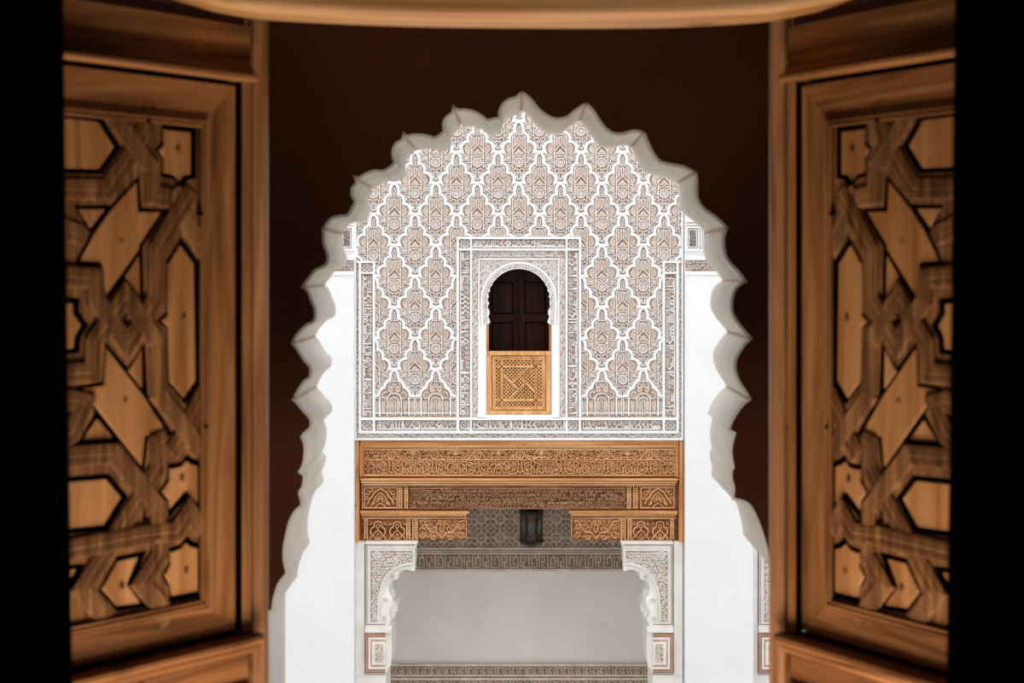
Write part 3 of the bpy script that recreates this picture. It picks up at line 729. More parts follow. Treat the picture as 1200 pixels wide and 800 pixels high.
# lower pair
for side in (-1, 1):
    t3 = lintel_thing('cedar_bracket_board', ('short carved cedar board at the left end under the lintel, above the left white console' if side < 0 else
                     'short carved cedar board at the right end under the lintel, above the right white console'), 608+side*124, 634); t3['category'] = 'board'
    X = (lambda a: a) if side < 0 else (lambda a: 1216.4-a)
    def RR(m, a, y0, b, y1, d0, d1, bb=0): m.rect(min(X(a), X(b)), y0, max(X(a), X(b)), y1, d0, d1, bb)
    Y3 = YF+.08
    m = MB(plane(Y3)); RR(m, 423.0, 597, 549.6, 600.2, -.2, .09, .3); part('fillet', m, 'cedar_plain', t3)
    m = MB(plane(Y3)); RR(m, 423, 600, 547, 632.6, -.2, 0); part('plank', m, 'cedar_ground_shade', t3)
    m = MB(plane(Y3)); RR(m, 423.4, 600.6, 547, 603, -.01, .05); dentils(m, min(X(424.5), X(547)), max(X(424.5), X(547)), 603, 2.4, 2, -.01, .03); RR(m, 424, 606, 547, 607, -.01, .03)
    part('dentil_row', m, 'cedar', t3)
    for xs, ks in (((427.4, 430.6), (429,)), ((476.8, 480.4, 484, 488), (478.6, 486))):
        m = MB(plane(Y3))
        for a in xs: RR(m, a-.5, 607, a+.5, 632, 0, .024)
        for a in ks:
            for k in range(8): RR(m, a-.9, 608+2.9*k, a+.9, 609.6+2.9*k, 0, .02)
        part('bead_strip', m, 'cedar', t3)
    for cx in (443.0, 465.5):
        m = MB(plane(Y3)); c = X(cx)
        for s in (1, -1):
            Q = lambda pts: [(c+s*a, b) for a, b in pts]
            m.ribbon(Q(smooth([(0, 610.6), (4, 612), (4.6, 617), (8, 619), (8.6, 624), (6.5, 627), (9.6, 631.4)], 2)), 1.3, 0, .026)
            m.ribbon(Q(smooth([(0, 613.6), (2, 616), (0, 619.5)], 2)), .9, 0, .02)
            m.ribbon(Q(smooth([(0, 620.6), (3, 623.4), (5.4, 627), (3, 630.6), (0, 631)], 2)), 1.1, 0, .024)
            m.ribbon(Q(arc(8.6, 613, 1.6, 0, 300, 6)), .8, 0, .018); m.ribbon(Q(smooth([(0, 624), (1.7, 628), (0, 630)], 2)), .9, 0, .02)
        part('lobed_motif', m, 'cedar', t3)
    m = MB(plane(Y3)); c = X(518)
    for s in (1, -1):
        Q = lambda pts: [(c+s*a, b) for a, b in pts]
        for (ox, oy, r) in ((9, 619, 4.2), (21, 616, 3.4), (22, 626, 4.4), (9.5, 628.6, 3.6), (3.8, 611.8, 2.6)):
            m.ribbon(Q([(ox+r*(1-.75*i/12)*math.cos(i*.62), oy+r*(1-.75*i/12)*math.sin(i*.62)) for i in range(13)]), 1.0, 0, .022)
        m.ribbon(Q(smooth([(0, 631), (5, 624), (14, 622), (20, 611), (26, 610)], 3)), 1.2, 0, .024)
        m.ribbon(Q(smooth([(0, 613), (2.4, 618), (0, 624)], 2)), 1.0, 0, .022)
        m.ribbon(Q([(28.6, 608), (28.6, 631)]), .8, 0, .02)
    foliage(m, lambda a, b: True, min(X(490), X(545)), 608, max(X(490), X(545)), 631, 4.4, .8, .010, 52)
    part('scroll_carving', m, 'cedar', t3)
# end boards
for side in (-1, 1):
    e = empty('cedar_end_board', (fx(608+side*190), YF, fz(634.4))); tag(e, 'upright plain cedar board closing the %s end of the carved lintel' % ('left' if side < 0 else 'right'), 'board')
    X = (lambda a: a) if side < 0 else (lambda a: 1216.8-a)
    m = MB(plane()); pts = [(X(416.8), 515.6), (X(421.6), 515.6), (X(421.6), 634.4), (X(416.8), 634.4)]
    m.prism(pts, -.2, .03, [(X(416.8), 516), (X(420.8), 516), (X(420.8), 634.2), (X(416.8), 634.2)]); part('front_board', m, 'cedar_v', e)
box = MB(plane()); box.rect(300, 516, 916, 594, -.9, -.29); fobj('lintel_core', box, M['white'])

# ================================================================ gallery behind
YB = YF+1.9
gb = empty('wall_gallery', (0, YB, 0), kind='structure')
def gobj(name, mb, mat, **k):
    o = obj(name, mb, M[mat], **k); o.parent = gb; o.location = (0, -YB, 0); return o
m = MB(plane(YB)); zb = VY-(FLOOR-H)*F/YB
m.rect(-200, 560, 1400, zb, -.3, -.02); gobj('back_wall', m, 'gal')
m = MB(plane(YB)); m.rect(380, 580, 840, 641.5, -.03, 0); gobj('girih_ground', m, 'gal_ground')
def girih():
    """one repeat of the interlaced star pattern, 30 px square"""
    b = MB(lambda a, b_, d: (a*YB/F*22/30, -d, -b_*YB/F*22/30)); P = 30.0; h = P/2
    L = [[(-h, -h*.42), (-h*.42, -h), (h*.42, -h), (h, -h*.42), (h, h*.42), (h*.42, h), (-h*.42, h), (-h, h*.42)]]
    for p in L: b.ribbon(p, 1.1, 0, .02, True)
    b.ribbon([(-h, 0), (-h*.3, 0)], 1, 0, .022); b.ribbon([(h, 0), (h*.3, 0)], 1, 0, .022); b.ribbon([(0, -h), (0, -h*.3)], 1, 0, .022); b.ribbon([(0, h), (0, h*.3)], 1, 0, .022)
    st = []
    for k in range(16):
        a = 2*PI*k/16+PI/16; r = 8.4 if k % 2 else 5.2; st.append((r*math.cos(a), r*math.sin(a)))
    b.ribbon(st, 1.1, 0, .024, True)
    b.ribbon([(-7, -7), (7, -7), (7, 7), (-7, 7)], .8, 0, .018, True)
    b.ribbon([(0, -11), (11, 0), (0, 11), (-11, 0)], .8, 0, .018, True)
    for (x, y) in ((0, 0), (h, h), (-h, h), (h, -h), (-h, -h)): b.ribbon(arc(x, y, 2.2, 0, 320, 8), 1.0, 0, .02, True)
    for (x, y) in ((0, -h*.74), (0, h*.74), (h*.74, 0), (-h*.74, 0), (h*.6, h*.6), (-h*.6, h*.6), (h*.6, -h*.6), (-h*.6, -h*.6)):
        b.ribbon(arc(x, y, 1.4, 0, 300, 5), .8, 0, .016, True)
    return b.mesh('girih_tile', M['gal_rib'])
G = girih()
for j in range(3):
    for i in range(-6, 7):
        o = bpy.data.objects.new('girih_tile', G); C.objects.link(o); o.parent = gb
        o.location = (fx(608+22*i, YB), 0, fz(629.6-22*j, YB))
m = MB(plane(YB)); m.rect(380, 641.0, 840, 643.2, -.02, .03, .4); m.rect(380, 644.6, 840, 646.4, -.02, .022, .4); gobj('frame_moulding', m, 'gal_rib')
m = MB(plane(YB)); m.rect(380, 646, 840, 668.4, -.02, .004); gobj('inscription_ground', m, 'gal_ground')
m = MB(plane(YB)); m.rect(380, 647.4, 840, 648.8, 0, .02); m.rect(380, 666.0, 840, 668.6, 0, .024)
x = 400
R = random.Random(3)
while x < 820:     # square fret letters
    for q in ([(x, 650.6), (x, 664), (x+9, 664), (x+9, 653), (x+3.4, 653), (x+3.4, 660.4), (x+6, 660.4)], [(x+12, 650.4), (x+12, 664)], [(x+14.6, 652), (x+18, 652), (x+18, 658), (x+14.8, 658), (x+14.8, 664), (x+20, 664)]):
        m.ribbon(q, 1.1, .002, .024)
    for c_ in ((x+7, 651), (x+15.8, 661)): m.ribbon(arc(c_[0], c_[1], 1.2, 0, 300, 5), .8, .002, .02)
    x += 22
gobj('fret_band', m, 'gal_rib')
# lower dado band
m = MB(plane(YB)); m.rect(380, 777.6, 840, 830, -.02, .01); gobj('dado_ground', m, 'gal_ground')
m = MB(plane(YB)); m.rect(380, 777.2, 840, 779.6, 0, .03); m.rect(380, 789.6, 840, 791.6, 0, .026); m.rect(380, 793.6, 840, 796.4, 0, .02)
x = 400.
while x < 820:
    m.ribbon([(x, 780.6), (x, 788.4), (x+5, 788.4)], 1.0, .008, .026); m.ribbon([(x+5.6, 787.4), (x+2.2, 786), (x+3.4, 783), (x+6.6, 781.6)], 1.2, .008, .026)
    m.ribbon([(x+1.4, 781.4), (x+4, 781.2)], .9, .008, .024)
    m.ribbon(arc(x+4, 801, 2.6, 0, 300, 7), 1.1, .008, .026); m.ribbon([(x, 797), (x+1, 806)], 1.1, .008, .026)
    x += 8.6
gobj('dado_carving', m, 'gal_rib')
m = MB(); m.box(-7, YF+.17, -.60, 7, YB+.3, -.45); obj('ceiling_gallery', m, M['gal'], kind='structure')

# lantern
lx, lyY = fx(622.6, 16.1), 16.1
LZ = fz(641, 16.1); k = 16.1/F
ln = empty('hanging_lantern', (lx, lyY, LZ)); tag(ln, 'dark metal lantern with clouded glass panes hanging in the gallery opening', 'lantern')
def ring(r, z, n=8, off=PI/8): return [(r*math.cos(2*PI*i/n+off), r*math.sin(2*PI*i/n+off), z) for i in range(n)]
def loft(rings, caps=True):
    m = MB(); R_ = [[m.P(*p) for p in r] for r in rings]; n = len(R_[0])
    for a, b in zip(R_, R_[1:]):
        for i in range(n): j = (i+1) % n; m.face(a[i], a[j], b[j], b[i])
    if caps: m.face(*R_[0][::-1]); m.face(*R_[-1])
    return m
r0 = 15.6*k
obj('lantern_base', loft([ring(r0*.25, 0), ring(r0*.62, 2.6*k), ring(r0*.9, 6*k), ring(r0*.98, 8*k), ring(r0*.98, 10*k)]), M['iron'], parent=ln)
obj('glass_body', loft([ring(r0*.86, 10*k), ring(r0*.86, 40*k)]), M['iron'], parent=ln)
for i in range(8):
    a = 2*PI*i/8; c_, s_ = math.cos(a), math.sin(a); ap = r0*.86*math.cos(PI/8)+.004
    m = MB(lambda p, q, d, c_=c_, s_=s_, ap=ap: ((ap+d)*c_-p*s_, (ap+d)*s_+p*c_, q))
    hw = r0*.86*math.sin(PI/8)*.78
    m.prism(smooth([(0, 16*k), (hw, 25*k), (0, 35*k), (-hw, 25*k)], 3, True), 0, .003); obj('pane', m, M['glass'], parent=ln)
    m = MB(lambda p, q, d, c_=c_, s_=s_, ap=ap: ((ap+d)*c_-p*s_, (ap+d)*s_+p*c_, q))
    m.board([(-hw*1.2, 10*k), (hw*1.2, 10*k), (hw*1.2, 42*k), (-hw*1.2, 42*k)], [smooth([(0, 15*k), (hw*1.05, 25*k), (0, 36*k), (-hw*1.05, 25*k)], 3, True)], 0, .006); obj('fretted_panel', m, M['brass'], parent=ln)
obj('lantern_crown', loft([ring(r0, 40*k), ring(r0*1.02, 43*k), ring(r0*.8, 48*k), ring(r0*.35, 58*k), ring(r0*.08, 64*k)]), M['iron'], parent=ln)
z1 = -.60-LZ; m = MB()
zz = 63*k; i = 0
obj('hanging_rod', loft([ring(.006, 62*k), ring(.006, z1)]), M['iron'], parent=ln)

# ================================================================ consoles and flanking strips
def console(x_off, side, label):
    """side -1: left console whose nose points right; px geometry of the left one, mirrored for the right"""
    e = empty('stucco_console', (fx((430 if side < 0 else 786.8)+x_off), YF-.02, fz(790)))
    tag(e, label, 'console')
    X = (lambda a: a+x_off) if side < 0 else (lambda a: 1216.8-a+x_off)
    Q = lambda pts: [(X(a), b) for a, b in pts]
    Y = YF-.02
    prof = [(428.6, 634.8), (488.8, 634.8), (488.8, 638.6), (486.4, 641), (486.4, 667.6), (484, 669.2), (481.5, 667.6), (476, 667.2), (470, 668.6), (467.2, 672), (465.6, 679.2), (461, 679.6), (457.2, 682), (455.6, 686), (455.6, 692), (457.6, 697), (460, 700.5), (460.4, 706), (458.5, 710.5), (455.6, 716), (456.6, 721), (458.4, 725.4), (456.5, 729), (455.4, 733.4), (428.6, 733.4)]
    m = MB(plane(Y)); m.prism(Q(prof), -.12, 0); part('console_face', m, 'console', e)
    # deep body with its own lobes, seen past the front's edge
    body = [(428.6, 640), (484, 640), (484, 667), (474, 668), (466, 680), (459, 684), (457.8, 690), (461.4, 697), (462, 701), (459.6, 704), (461.6, 707), (464.4, 713), (464.6, 718.5), (461.6, 720.5), (462, 724), (458.6, 729), (457, 733), (428.6, 733)]
    m = MB(plane(Y)); m.prism(Q(body), -.62, -.12); part('console_body', m, 'console', e)
    # carved spandrel
    g = [(434.6, 645.4), (483, 645.4), (483, 659), (470, 661.5), (459, 668), (450, 678), (445, 692), (443.4, 706), (443, 728), (434.6, 728)]
    m = MB(plane(Y)); m.prism(Q(g), -.005, .003); part('carved_ground', m, 'ochre', e)
    def ins(x, y):
        c = False; j = len(g)-1
        for i in range(len(g)):
            a, b = g[i], g[j]
            if (a[1] > y) != (b[1] > y) and x < (b[0]-a[0])*(y-a[1])/(b[1]-a[1])+a[0]: c = not c
            j = i
        return c
    m = MB(plane(Y)); mm = MB(lambda a, b, d: plane(Y)(X(a), b, d))
    foliage(mm, ins, 435, 646, 483, 728, 3.5, 1.25, .02, 5 if side < 0 else 6)
    for r_, cc in ((4.2, (442, 650)),): mm.ribbon(arc(cc[0], cc[1], r_, 0, 350, 12), 1.3, 0, .024, True); mm.ribbon(arc(cc[0], cc[1], 2, 0, 320, 7), 1.1, 0, .026, True)
    mm.ribbon(smooth([(443.2, 728), (443.6, 706), (445.4, 692), (450.6, 678), (459.6, 668), (470.6, 661.8), (484, 659.4)], 3), 1.8, 0, .03)
    mm.ribbon(smooth([(447.6, 728), (447.4, 708), (449.6, 694), (454.4, 682), (462, 672.6), (472, 665.4), (482, 663.4)], 3), 1.0, 0, .016)
    mm.ribbon([(434, 728.8), (434, 644.4), (484.2, 644.4), (484.2, 659)], 1.2, 0, .024)
    for (x, y) in ((460.6, 675.4), (452.0, 702.6), (450.2, 724.4)):
        mm.ribbon(arc(x, y, 2.9, 0, 330, 11), .9, 0, .014, True); mm.ribbon(arc(x, y, 1.2, 0, 300, 5), .9, 0, .016, True)
    part('carved_foliage', mm, 'console', e)
    m = MB(plane(Y)); mq = MB(lambda a, b, d: plane(Y)(X(a), b, d))
    mq.rect(429.6, 637.6, 430.4, 731.6, -.002, .0025); mq.rect(430, 731, 452, 731.8, -.002, .0025); mq.rect(430, 637.6, 486, 638.2, -.002, .0025)
    part('painted_line', mq, 'rust', e)
    mq = MB(lambda a, b, d: plane(Y)(X(a), b, d))
    mq.rect(427.6, 635.2, 489.4, 637.2, -.12, .03, .4); mq.rect(430.8, 639.6, 487.4, 641.2, -.1, .016)
    part('cap_moulding', mq, 'console', e)
    # abacus and block below
    mq = MB(lambda a, b, d: plane(Y)(X(a), b, d))
    mq.prism([(427.8, 733.2), (459, 733.2), (459.4, 735.6), (457.4, 740.6), (427.8, 740.6)], -.62, .012)
    mq.rect(427.8, 740.6, 451.6, 789.4, -.62, 0)
    mq.prism([(451.4, 740.6), (458.2, 740.6), (458.6, 762), (457.6, 779), (452.2, 789.4), (451.4, 789.4)], -.62, -.04)
    part('console_block', mq, 'console', e)
    for nm, mt, rs, d in (('painted_border', 'ochre', (428.2, 742.2, 451.5, 787.6), .004), ('white_border', 'console', (431.4, 745.8, 451.55, 784), .007), ('inner_border', 'ochre', (434.2, 748.8, 451.58, 781), .009), ('block_panel', 'console', (436.2, 751.4, 451.6, 778.4), .011)):
        mq = MB(lambda a, b, d_: plane(Y)(X(a), b, d_)); mq.rect(*rs, -.01, d); part(nm, mq, mt, e)
    mq = MB(lambda a, b, d: plane(Y)(X(a), b, d))
    for r in ((428, 741.6, 451.6, 742.4), (428, 787.2, 451.6, 788), (427.8, 741.6, 428.4, 788), (431, 745.2, 451.6, 746), (431, 783.8, 451.6, 784.6), (431, 745.2, 431.6, 784.6)): mq.rect(*r, -.01, .0125)
    part('painted_line', mq, 'rust', e)
    mq = MB(lambda a, b, d: plane(Y)(X(a), b, d)); mq.rect(439.6, 754.4, 449.4, 776, .0, .0125); part('carved_ground', mq, 'ochre', e)
    mq = MB(lambda a, b, d: plane(Y)(X(a), b, d-0)); foliage(mq, lambda x, y: True, 440, 755, 449.4, 776, 3.1, 1.1, .026, 21); part('carved_foliage', mq, 'console', e)
console(0, -1, 'white carved stucco console under the left end of the cedar lintel')
console(0, 1, 'white carved stucco console under the right end of the cedar lintel')
console(461, -1, 'white stucco console beyond the right pier, half hidden by the right shutter frame')
console(-461, 1, 'white stucco console beyond the left pier, seen at the foot of the arch')
for i, (xa, xb, c0, c1) in enumerate(((416.7, 427.2, 428, 452), (789.6, 800.1, 764.8, 789), (880, 887.8, 889, 913), (329, 336, 303.8, 327.8))):
    m = MB(plane(YF)); zb = VY-(FLOOR-H)*F/YF
    m.rect(xa, 634.6, xb, 788.6, -.6, 0); fobj('console_pilaster', m, M['console'])
    m = MB(plane(YF)); m.rect(xa, 788.6, xb, 790.6, -.1, .012); fobj('pilaster_joint', m, M['console'])
    m = MB(plane(YF)); m.rect(min(xa, c0), 790.6, max(xb, c1), zb, -.6, -.005); fobj('pilaster_shaft', m, M['console'])
for x0, x1 in ((-298, 300), (916, 1514)):
    m = MB(plane(YF)); m.rect(x0, 515.1, x1, 631, -.42, -.03); fobj('side_bay_wall', m, M['white'])

# ================================================================ NEAR WALL with the lobed arch
YA = 2.70; TH = 0.30
L_tr = [(304, 900), (304, 800), (304.5, 722), (308, 717), (319, 715.5), (320.4, 706), (323, 695), (327, 684), (332, 677), (336.5, 671), (334.4, 662), (333.2, 654), (333.2, 643), (335, 631), (339, 614), (343, 604), (348, 597), (353.6, 592.4), (353.6, 586), (351.4, 577),
        (354.6, 571), (356.4, 563), (356.4, 556.6), (351.4, 552.6), (355, 546), (356.8, 538), (357.6, 530), (357.2, 520), (354, 511.5), (356.4, 508), (362, 503), (364.6, 499.5), (364.6, 492), (361, 486), (355, 480), (350, 473.5), (344.2, 467.6), (347, 462.5), (351, 455), (357, 446.5), (363.4, 441.4), (363.8, 430),
        (357, 422), (351.4, 413), (347, 406), (343, 401.8), (346, 396), (351, 389), (359, 381), (368.4, 375.6), (369.4, 363), (366, 354), (362, 343), (358.6, 338), (355.2, 336), (358, 331.5), (363, 325), (370, 316.5), (380.5, 311.6), (384, 307), (384.4, 299), (381.5, 290), (379.6, 283), (379.4, 275), (378.8, 267.6),
        (383, 262.6), (388, 256.5), (397, 253.4), (407.5, 252), (413.5, 243), (416.3, 235.5), (413, 229.5), (413.2, 220.5), (418, 214.4), (416.5, 207.6),
        (421.5, 208.2), (428.5, 204), (439, 200.4), (449.5, 200.8), (457, 196.5), (463, 190.5), (461.2, 184.5), (461, 175.5), (464.6, 168.4), (471.6, 164), (473.6, 156.6),
        (477, 160), (484, 158.4), (494.6, 158.4), (503.6, 160.5), (509.6, 162), (517, 157.5), (520.7, 153), (520, 145.5), (523, 138), (530.2, 132.4), (531.8, 125.6),
        (536.6, 129), (545.6, 129), (556, 131.4), (565, 136.5), (571, 141), (578.6, 139.6), (585.5, 138), (585.6, 132), (589, 123), (596.6, 117), (605.6, 114), (611.6, 108)]
R_tr = [(622, 117), (631, 128), (641, 135.6), (652, 139.6), (664, 137.6), (673, 130.6), (680, 125.8), (687, 121.6), (695, 130), (702, 141), (710, 151), (719, 156.4), (731, 156.8), (742, 153.6), (754.6, 155.4),
        (758.6, 166), (765, 179), (773, 189), (785, 192.6), (800, 195.4), (808, 199.2), (814.8, 202.2), (816.4, 211), (816, 222), (817.4, 234), (824, 244), (836, 253), (844, 259.6), (851.6, 267.4), (848.6, 274), (847.8, 286), (850, 299), (856, 309), (865, 318), (873.2, 329.4),
        (868, 332.4), (862, 338), (857.8, 350), (857.6, 364), (862, 374), (871, 386), (879.6, 396.2), (873, 402.6), (866, 413), (861.6, 422), (861.4, 434), (866, 447), (873, 458), (878.4, 467.2), (870, 474), (860, 488), (855, 499), (853.5, 503), (860.6, 507.4), (858.4, 515), (856.4, 526), (857, 536), (859.2, 547),
        (856.8, 552), (856.8, 561), (859.6, 571), (859, 578), (858.6, 584), (866, 586), (874, 588.6), (881, 596), (888, 611), (894, 628), (898, 643), (899.4, 652), (900.8, 661), (912, 672), (926, 690), (940, 712), (946, 740), (946, 900)]
near = L_tr+R_tr
TIPS = {(343, 401.8), (355.2, 336), (378.8, 267.6), (416.5, 207.6), (473.6, 156.6), (531.8, 125.6), (611.6, 108), (687, 121.6), (754.6, 155.4), (814.8, 202.2), (851.6, 267.4), (873.2, 329.4), (879.6, 396.2), (878.4, 467.2), (344.2, 467.6), (354, 511.5), (351.4, 552.6), (336.5, 671), (353.6, 592.4), (860.6, 507.4), (859.2, 547), (858.6, 584)}
segs = []; cur = [near[0]]
for p in near[1:]:
    cur.append(p)
    if p in TIPS: segs.append(cur); cur = [p]
segs.append(cur); near = [near[0]]
for sg in segs: near += smooth(sg, 4)[1:]
nearw = [(fx(x, YA), fz(y, YA)) for x, y in near]
xl, xr, zt_, zb_ = -1.6, 1.6, 2.9, fz(900, YA)
ae = empty('wall_arch', (0, YA, 0), kind='structure')
def B3(a, b, d): return (a, YA-d, b)
m = MB(B3)
outer_pts = [(xl, zb_)]+nearw+[(xr, zb_), (xr, zt_), (xl, zt_)]
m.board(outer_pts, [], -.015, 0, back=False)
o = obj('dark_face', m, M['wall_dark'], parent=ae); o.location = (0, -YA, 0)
# plaster body: soffit runs back to the courtyard side
def side_wall(pts, y0, y1, n=1):
    m = MB(); R0 = [m.P(a, y0, b) for a, b in pts]; R1 = [m.P(a, y1, b) for a, b in pts]
    for i in range(len(pts)-1): m.face(R0[i], R0[i+1], R1[i+1], R1[i])
    return m
m = side_wall(nearw, YA+.001, YA+TH)
so = obj('arch_soffit', m.mesh('arch_soffit', M['soffit'], normals=False), None, parent=ae); so.location = (0, -YA, 0)
m = MB(lambda a, b, d: (a, YA+TH+d, b)); m.board(outer_pts, [], -.0, -.001, back=False)
o = obj('courtyard_face', m, M['white'], parent=ae); o.location = (0, -YA, 0)
# far extension of the near wall on the courtyard side
m = MB(lambda a, b, d: (a, YA+TH+d, b)); m.board([(-7, FLOOR), (7, FLOOR), (7, 5.5), (-7, 5.5)], [[(xl, zb_), (xr, zb_), (xr, zt_), (xl, zt_)]], -.02, 0)
o = obj('courtyard_wall', m, M['white'], parent=ae); o.location = (0, -YA, 0)
# worn cusp edges, thin rim along the room side
m = MB(B3); m.ribbon(nearw[1:-1], .0045, 0, .002, prof=[(-.5, 0), (-.5, 1), (.5, 1), (.5, 0)])
o = obj('worn_rim', m, M['soffit'], parent=ae); o.location = (0, -YA, 0)
tips = [(343, 401.8), (355.2, 336), (378.8, 267.6), (416.5, 207.6), (473.6, 156.6), (531.8, 125.6), (611.6, 108), (687, 121.6), (754.6, 155.4), (814.8, 202.2), (851.6, 267.4), (873.2, 329.4), (879.6, 396.2), (878.4, 467.2), (344.2, 467.6)]
for x, y in tips:
    m = MB(); cx, cz = fx(x, YA), fz(y, YA); dx, dz = fx(608, YA)-cx, fz(VY+60, YA)-cz; l = math.hypot(dx, dz); dx /= l; dz /= l
    cx += dx*.002; cz += dz*.002
    R_ = []
    for t, r in ((0, .003), (.06, .0022), (.29, .001)):
        R_.append([m.P(cx+r*math.cos(a), YA-.004+t, cz+r*math.sin(a)) for a in [2*PI*i/6 for i in range(6)]])
    for a, b in zip(R_, R_[1:]):
        for i in range(6): j = (i+1) % 6; m.face(a[i], a[j], b[j], b[i])
    m.face(*R_[0])
    o = obj('cusp_ridge', m, M['tip'], parent=ae); o.location = (0, -YA, 0)

# ================================================================ dark room shell
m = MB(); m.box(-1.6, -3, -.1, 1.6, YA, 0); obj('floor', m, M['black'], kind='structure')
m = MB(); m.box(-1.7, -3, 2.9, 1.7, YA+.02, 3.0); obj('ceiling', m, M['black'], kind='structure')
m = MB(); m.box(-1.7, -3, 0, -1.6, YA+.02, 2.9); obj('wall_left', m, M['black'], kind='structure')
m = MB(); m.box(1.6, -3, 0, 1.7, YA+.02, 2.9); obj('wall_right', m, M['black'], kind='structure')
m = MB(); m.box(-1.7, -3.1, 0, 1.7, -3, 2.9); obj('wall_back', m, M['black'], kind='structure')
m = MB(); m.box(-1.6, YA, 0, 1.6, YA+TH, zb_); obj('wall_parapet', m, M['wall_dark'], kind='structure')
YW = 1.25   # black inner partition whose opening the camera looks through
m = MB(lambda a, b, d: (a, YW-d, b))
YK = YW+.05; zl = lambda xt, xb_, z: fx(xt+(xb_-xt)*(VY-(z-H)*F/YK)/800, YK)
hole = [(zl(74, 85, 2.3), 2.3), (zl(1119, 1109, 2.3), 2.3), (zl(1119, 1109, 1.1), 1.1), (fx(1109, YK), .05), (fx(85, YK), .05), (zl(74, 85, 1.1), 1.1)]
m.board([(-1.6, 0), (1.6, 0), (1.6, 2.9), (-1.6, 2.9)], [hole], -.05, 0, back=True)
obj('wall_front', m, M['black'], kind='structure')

# ================================================================ shutters
def hinge_map(px, py, hx, ox, Yh, Yo):
    X0 = (hx-VX)/F*Yh; X1 = (ox-VX)/F*Yo; dx, dy = X1-X0, Yo-Yh; L = math.hypot(dx, dy); dx /= L; dy /= L
    k_ = (px-VX)/F; u = (k_*Yh-X0)/(dx-k_*dy); v = H+(VY-py)/F*(Yh+u*dy)
    return u, v
def U(px, py): return hinge_map(px, py, 931, 1118, 1.90, 1.68)      # right shutter: pixel -> (u from hinge, height)
AX = U(1121, 400)[0]
PL = {
 'P1': [(979.5, 151), (1011, 147), (1011, 165.6), (1017, 174.4), (1011, 184), (1012, 204), (1000, 206.7), (993.9, 216.3), (986.9, 207.6), (979.5, 206.4)],
 'S3': [(1037.6, 209.5), (1035.8, 246), (1011.4, 247), (1035, 288), (1034.6, 292), (1052.5, 321), (1070.8, 349.5), (1074.3, 308.3), (1099.7, 306.6), (1084, 274), (1082.6, 271), (1064.7, 242.7)],
 'S3a': [(1034.2, 297), (1033, 348), (1050.2, 323.2)], 'S3b': [(1068, 243.4), (1098.7, 242.7), (1084.2, 268)],
 'P4': [(993, 281), (1007, 307.5), (1007.4, 367), (1014.8, 375.9), (1007, 384), (1005.2, 448.5), (988.6, 471), (974.6, 447.6), (976.4, 307.5)],
 'S6': [(1070, 406.6), (1072.6, 451), (1097, 455.5), (1078.7, 482), (1076, 486), (1055, 516.5), (1032.3, 549), (1028.8, 512.5), (1006, 508), (1029.7, 464.5), (1031.8, 461), (1048.4, 437)],
 'S6a': [(1031.6, 407), (1030.8, 457), (1046.6, 435)], 'S6b': [(1078.2, 489), (1095.4, 518.6), (1058.6, 516.4)],
 'P7': [(986.9, 536), (992, 544), (1000, 546.6), (1005, 546.6), (1005.4, 561.5), (1014, 577), (1006, 588), (1004.6, 604), (986.9, 580), (972, 596), (972, 544), (980.7, 541)],
 'P9': [(971, 641), (980.7, 638.5), (986.9, 632.6), (993.9, 641.6), (1004.4, 646), (1004.4, 661.4), (1010.8, 676), (1004.4, 688.5), (1003.5, 704), (970, 696)],
 'P10': [(1031.5, 650), (1058.6, 657), (1076, 693.7), (1058.6, 716.5), (1029.7, 711), (1044.6, 686.7)],
}
AXP = {   # plates that lie across the centre line: right half outlines, ends on the axis
 'P2': [(1121, 130.6), (1076, 137), (1057.6, 171), (1075, 200), (1121, 198)],
 'P5': [(1121, 350), (1100, 352.5), (1100.6, 366), (1091.4, 381), (1098.8, 396), (1100, 411.7), (1121, 414.5)],
 'P8': [(1121, 565), (1068, 559.6), (1050, 584), (1070, 621), (1121, 627)],
 'P11': [(1121, 669.4), (1095, 666.4), (1110, 697), (1121, 714)],
 'P12': [(1121, 724), (1108, 735), (1110, 740), (1121, 742)],
}
STRAPS = [   # centre lines in px of the right shutter
 [(1025, 121), (1031, 148), (1046, 180), (1070, 221), (1121, 220)],
 [(1066, 130), (1044, 166), (1025, 196), (1023, 228), (1004, 232)],
 [(984, 224), (996, 246), (1020, 292), (1021, 350), (1050, 404), (1082, 352), (1083, 326), (1108, 324), (1121, 322)],
 [(1002, 222), (986, 262), (970, 296)],
 [(970, 458), (992, 508), (1004, 532)],
 [(1121, 440), (1086, 437), (1085, 402), (1052, 347), (1019, 402), (1018, 462), (989, 505), (975, 530)],
 [(1009, 516), (1018, 520), (1018, 548), (1038, 588), (1096, 694), (1070, 730)],
 [(1121, 538), (1064, 533), (1036, 570), (1018, 596), (1016, 650), (1035, 686), (1014, 714), (1007, 732)],
 [(973, 622), (986, 600), (1000, 624), (1030, 628), (1121, 650)],
 [(1121, 262), (1110, 270), (1094, 276)], [(1121, 476), (1108, 470), (1094, 474), (1108, 510), (1121, 520)],
]
def offset_poly(pts, d):
    n = len(pts); A = sum(pts[i][0]*pts[(i+1) % n][1]-pts[(i+1) % n][0]*pts[i][1] for i in range(n))
    s = 1 if A > 0 else -1; out = []
    for i in range(n):
        p0, p1, p2 = pts[i-1], pts[i], pts[(i+1) % n]
        a = (p1[0]-p0[0], p1[1]-p0[1]); b = (p2[0]-p1[0], p2[1]-p1[1]); la, lb = math.hypot(*a) or 1, math.hypot(*b) or 1
        na = (a[1]/la*s, -a[0]/la*s); nb = (b[1]/lb*s, -b[0]/lb*s)
        k = 1+na[0]*nb[0]+na[1]*nb[1]; k = max(k, .5)
        out.append((p1[0]+d*(na[0]+nb[0])/k, p1[1]+d*(na[1]+nb[1])/k))
    return out
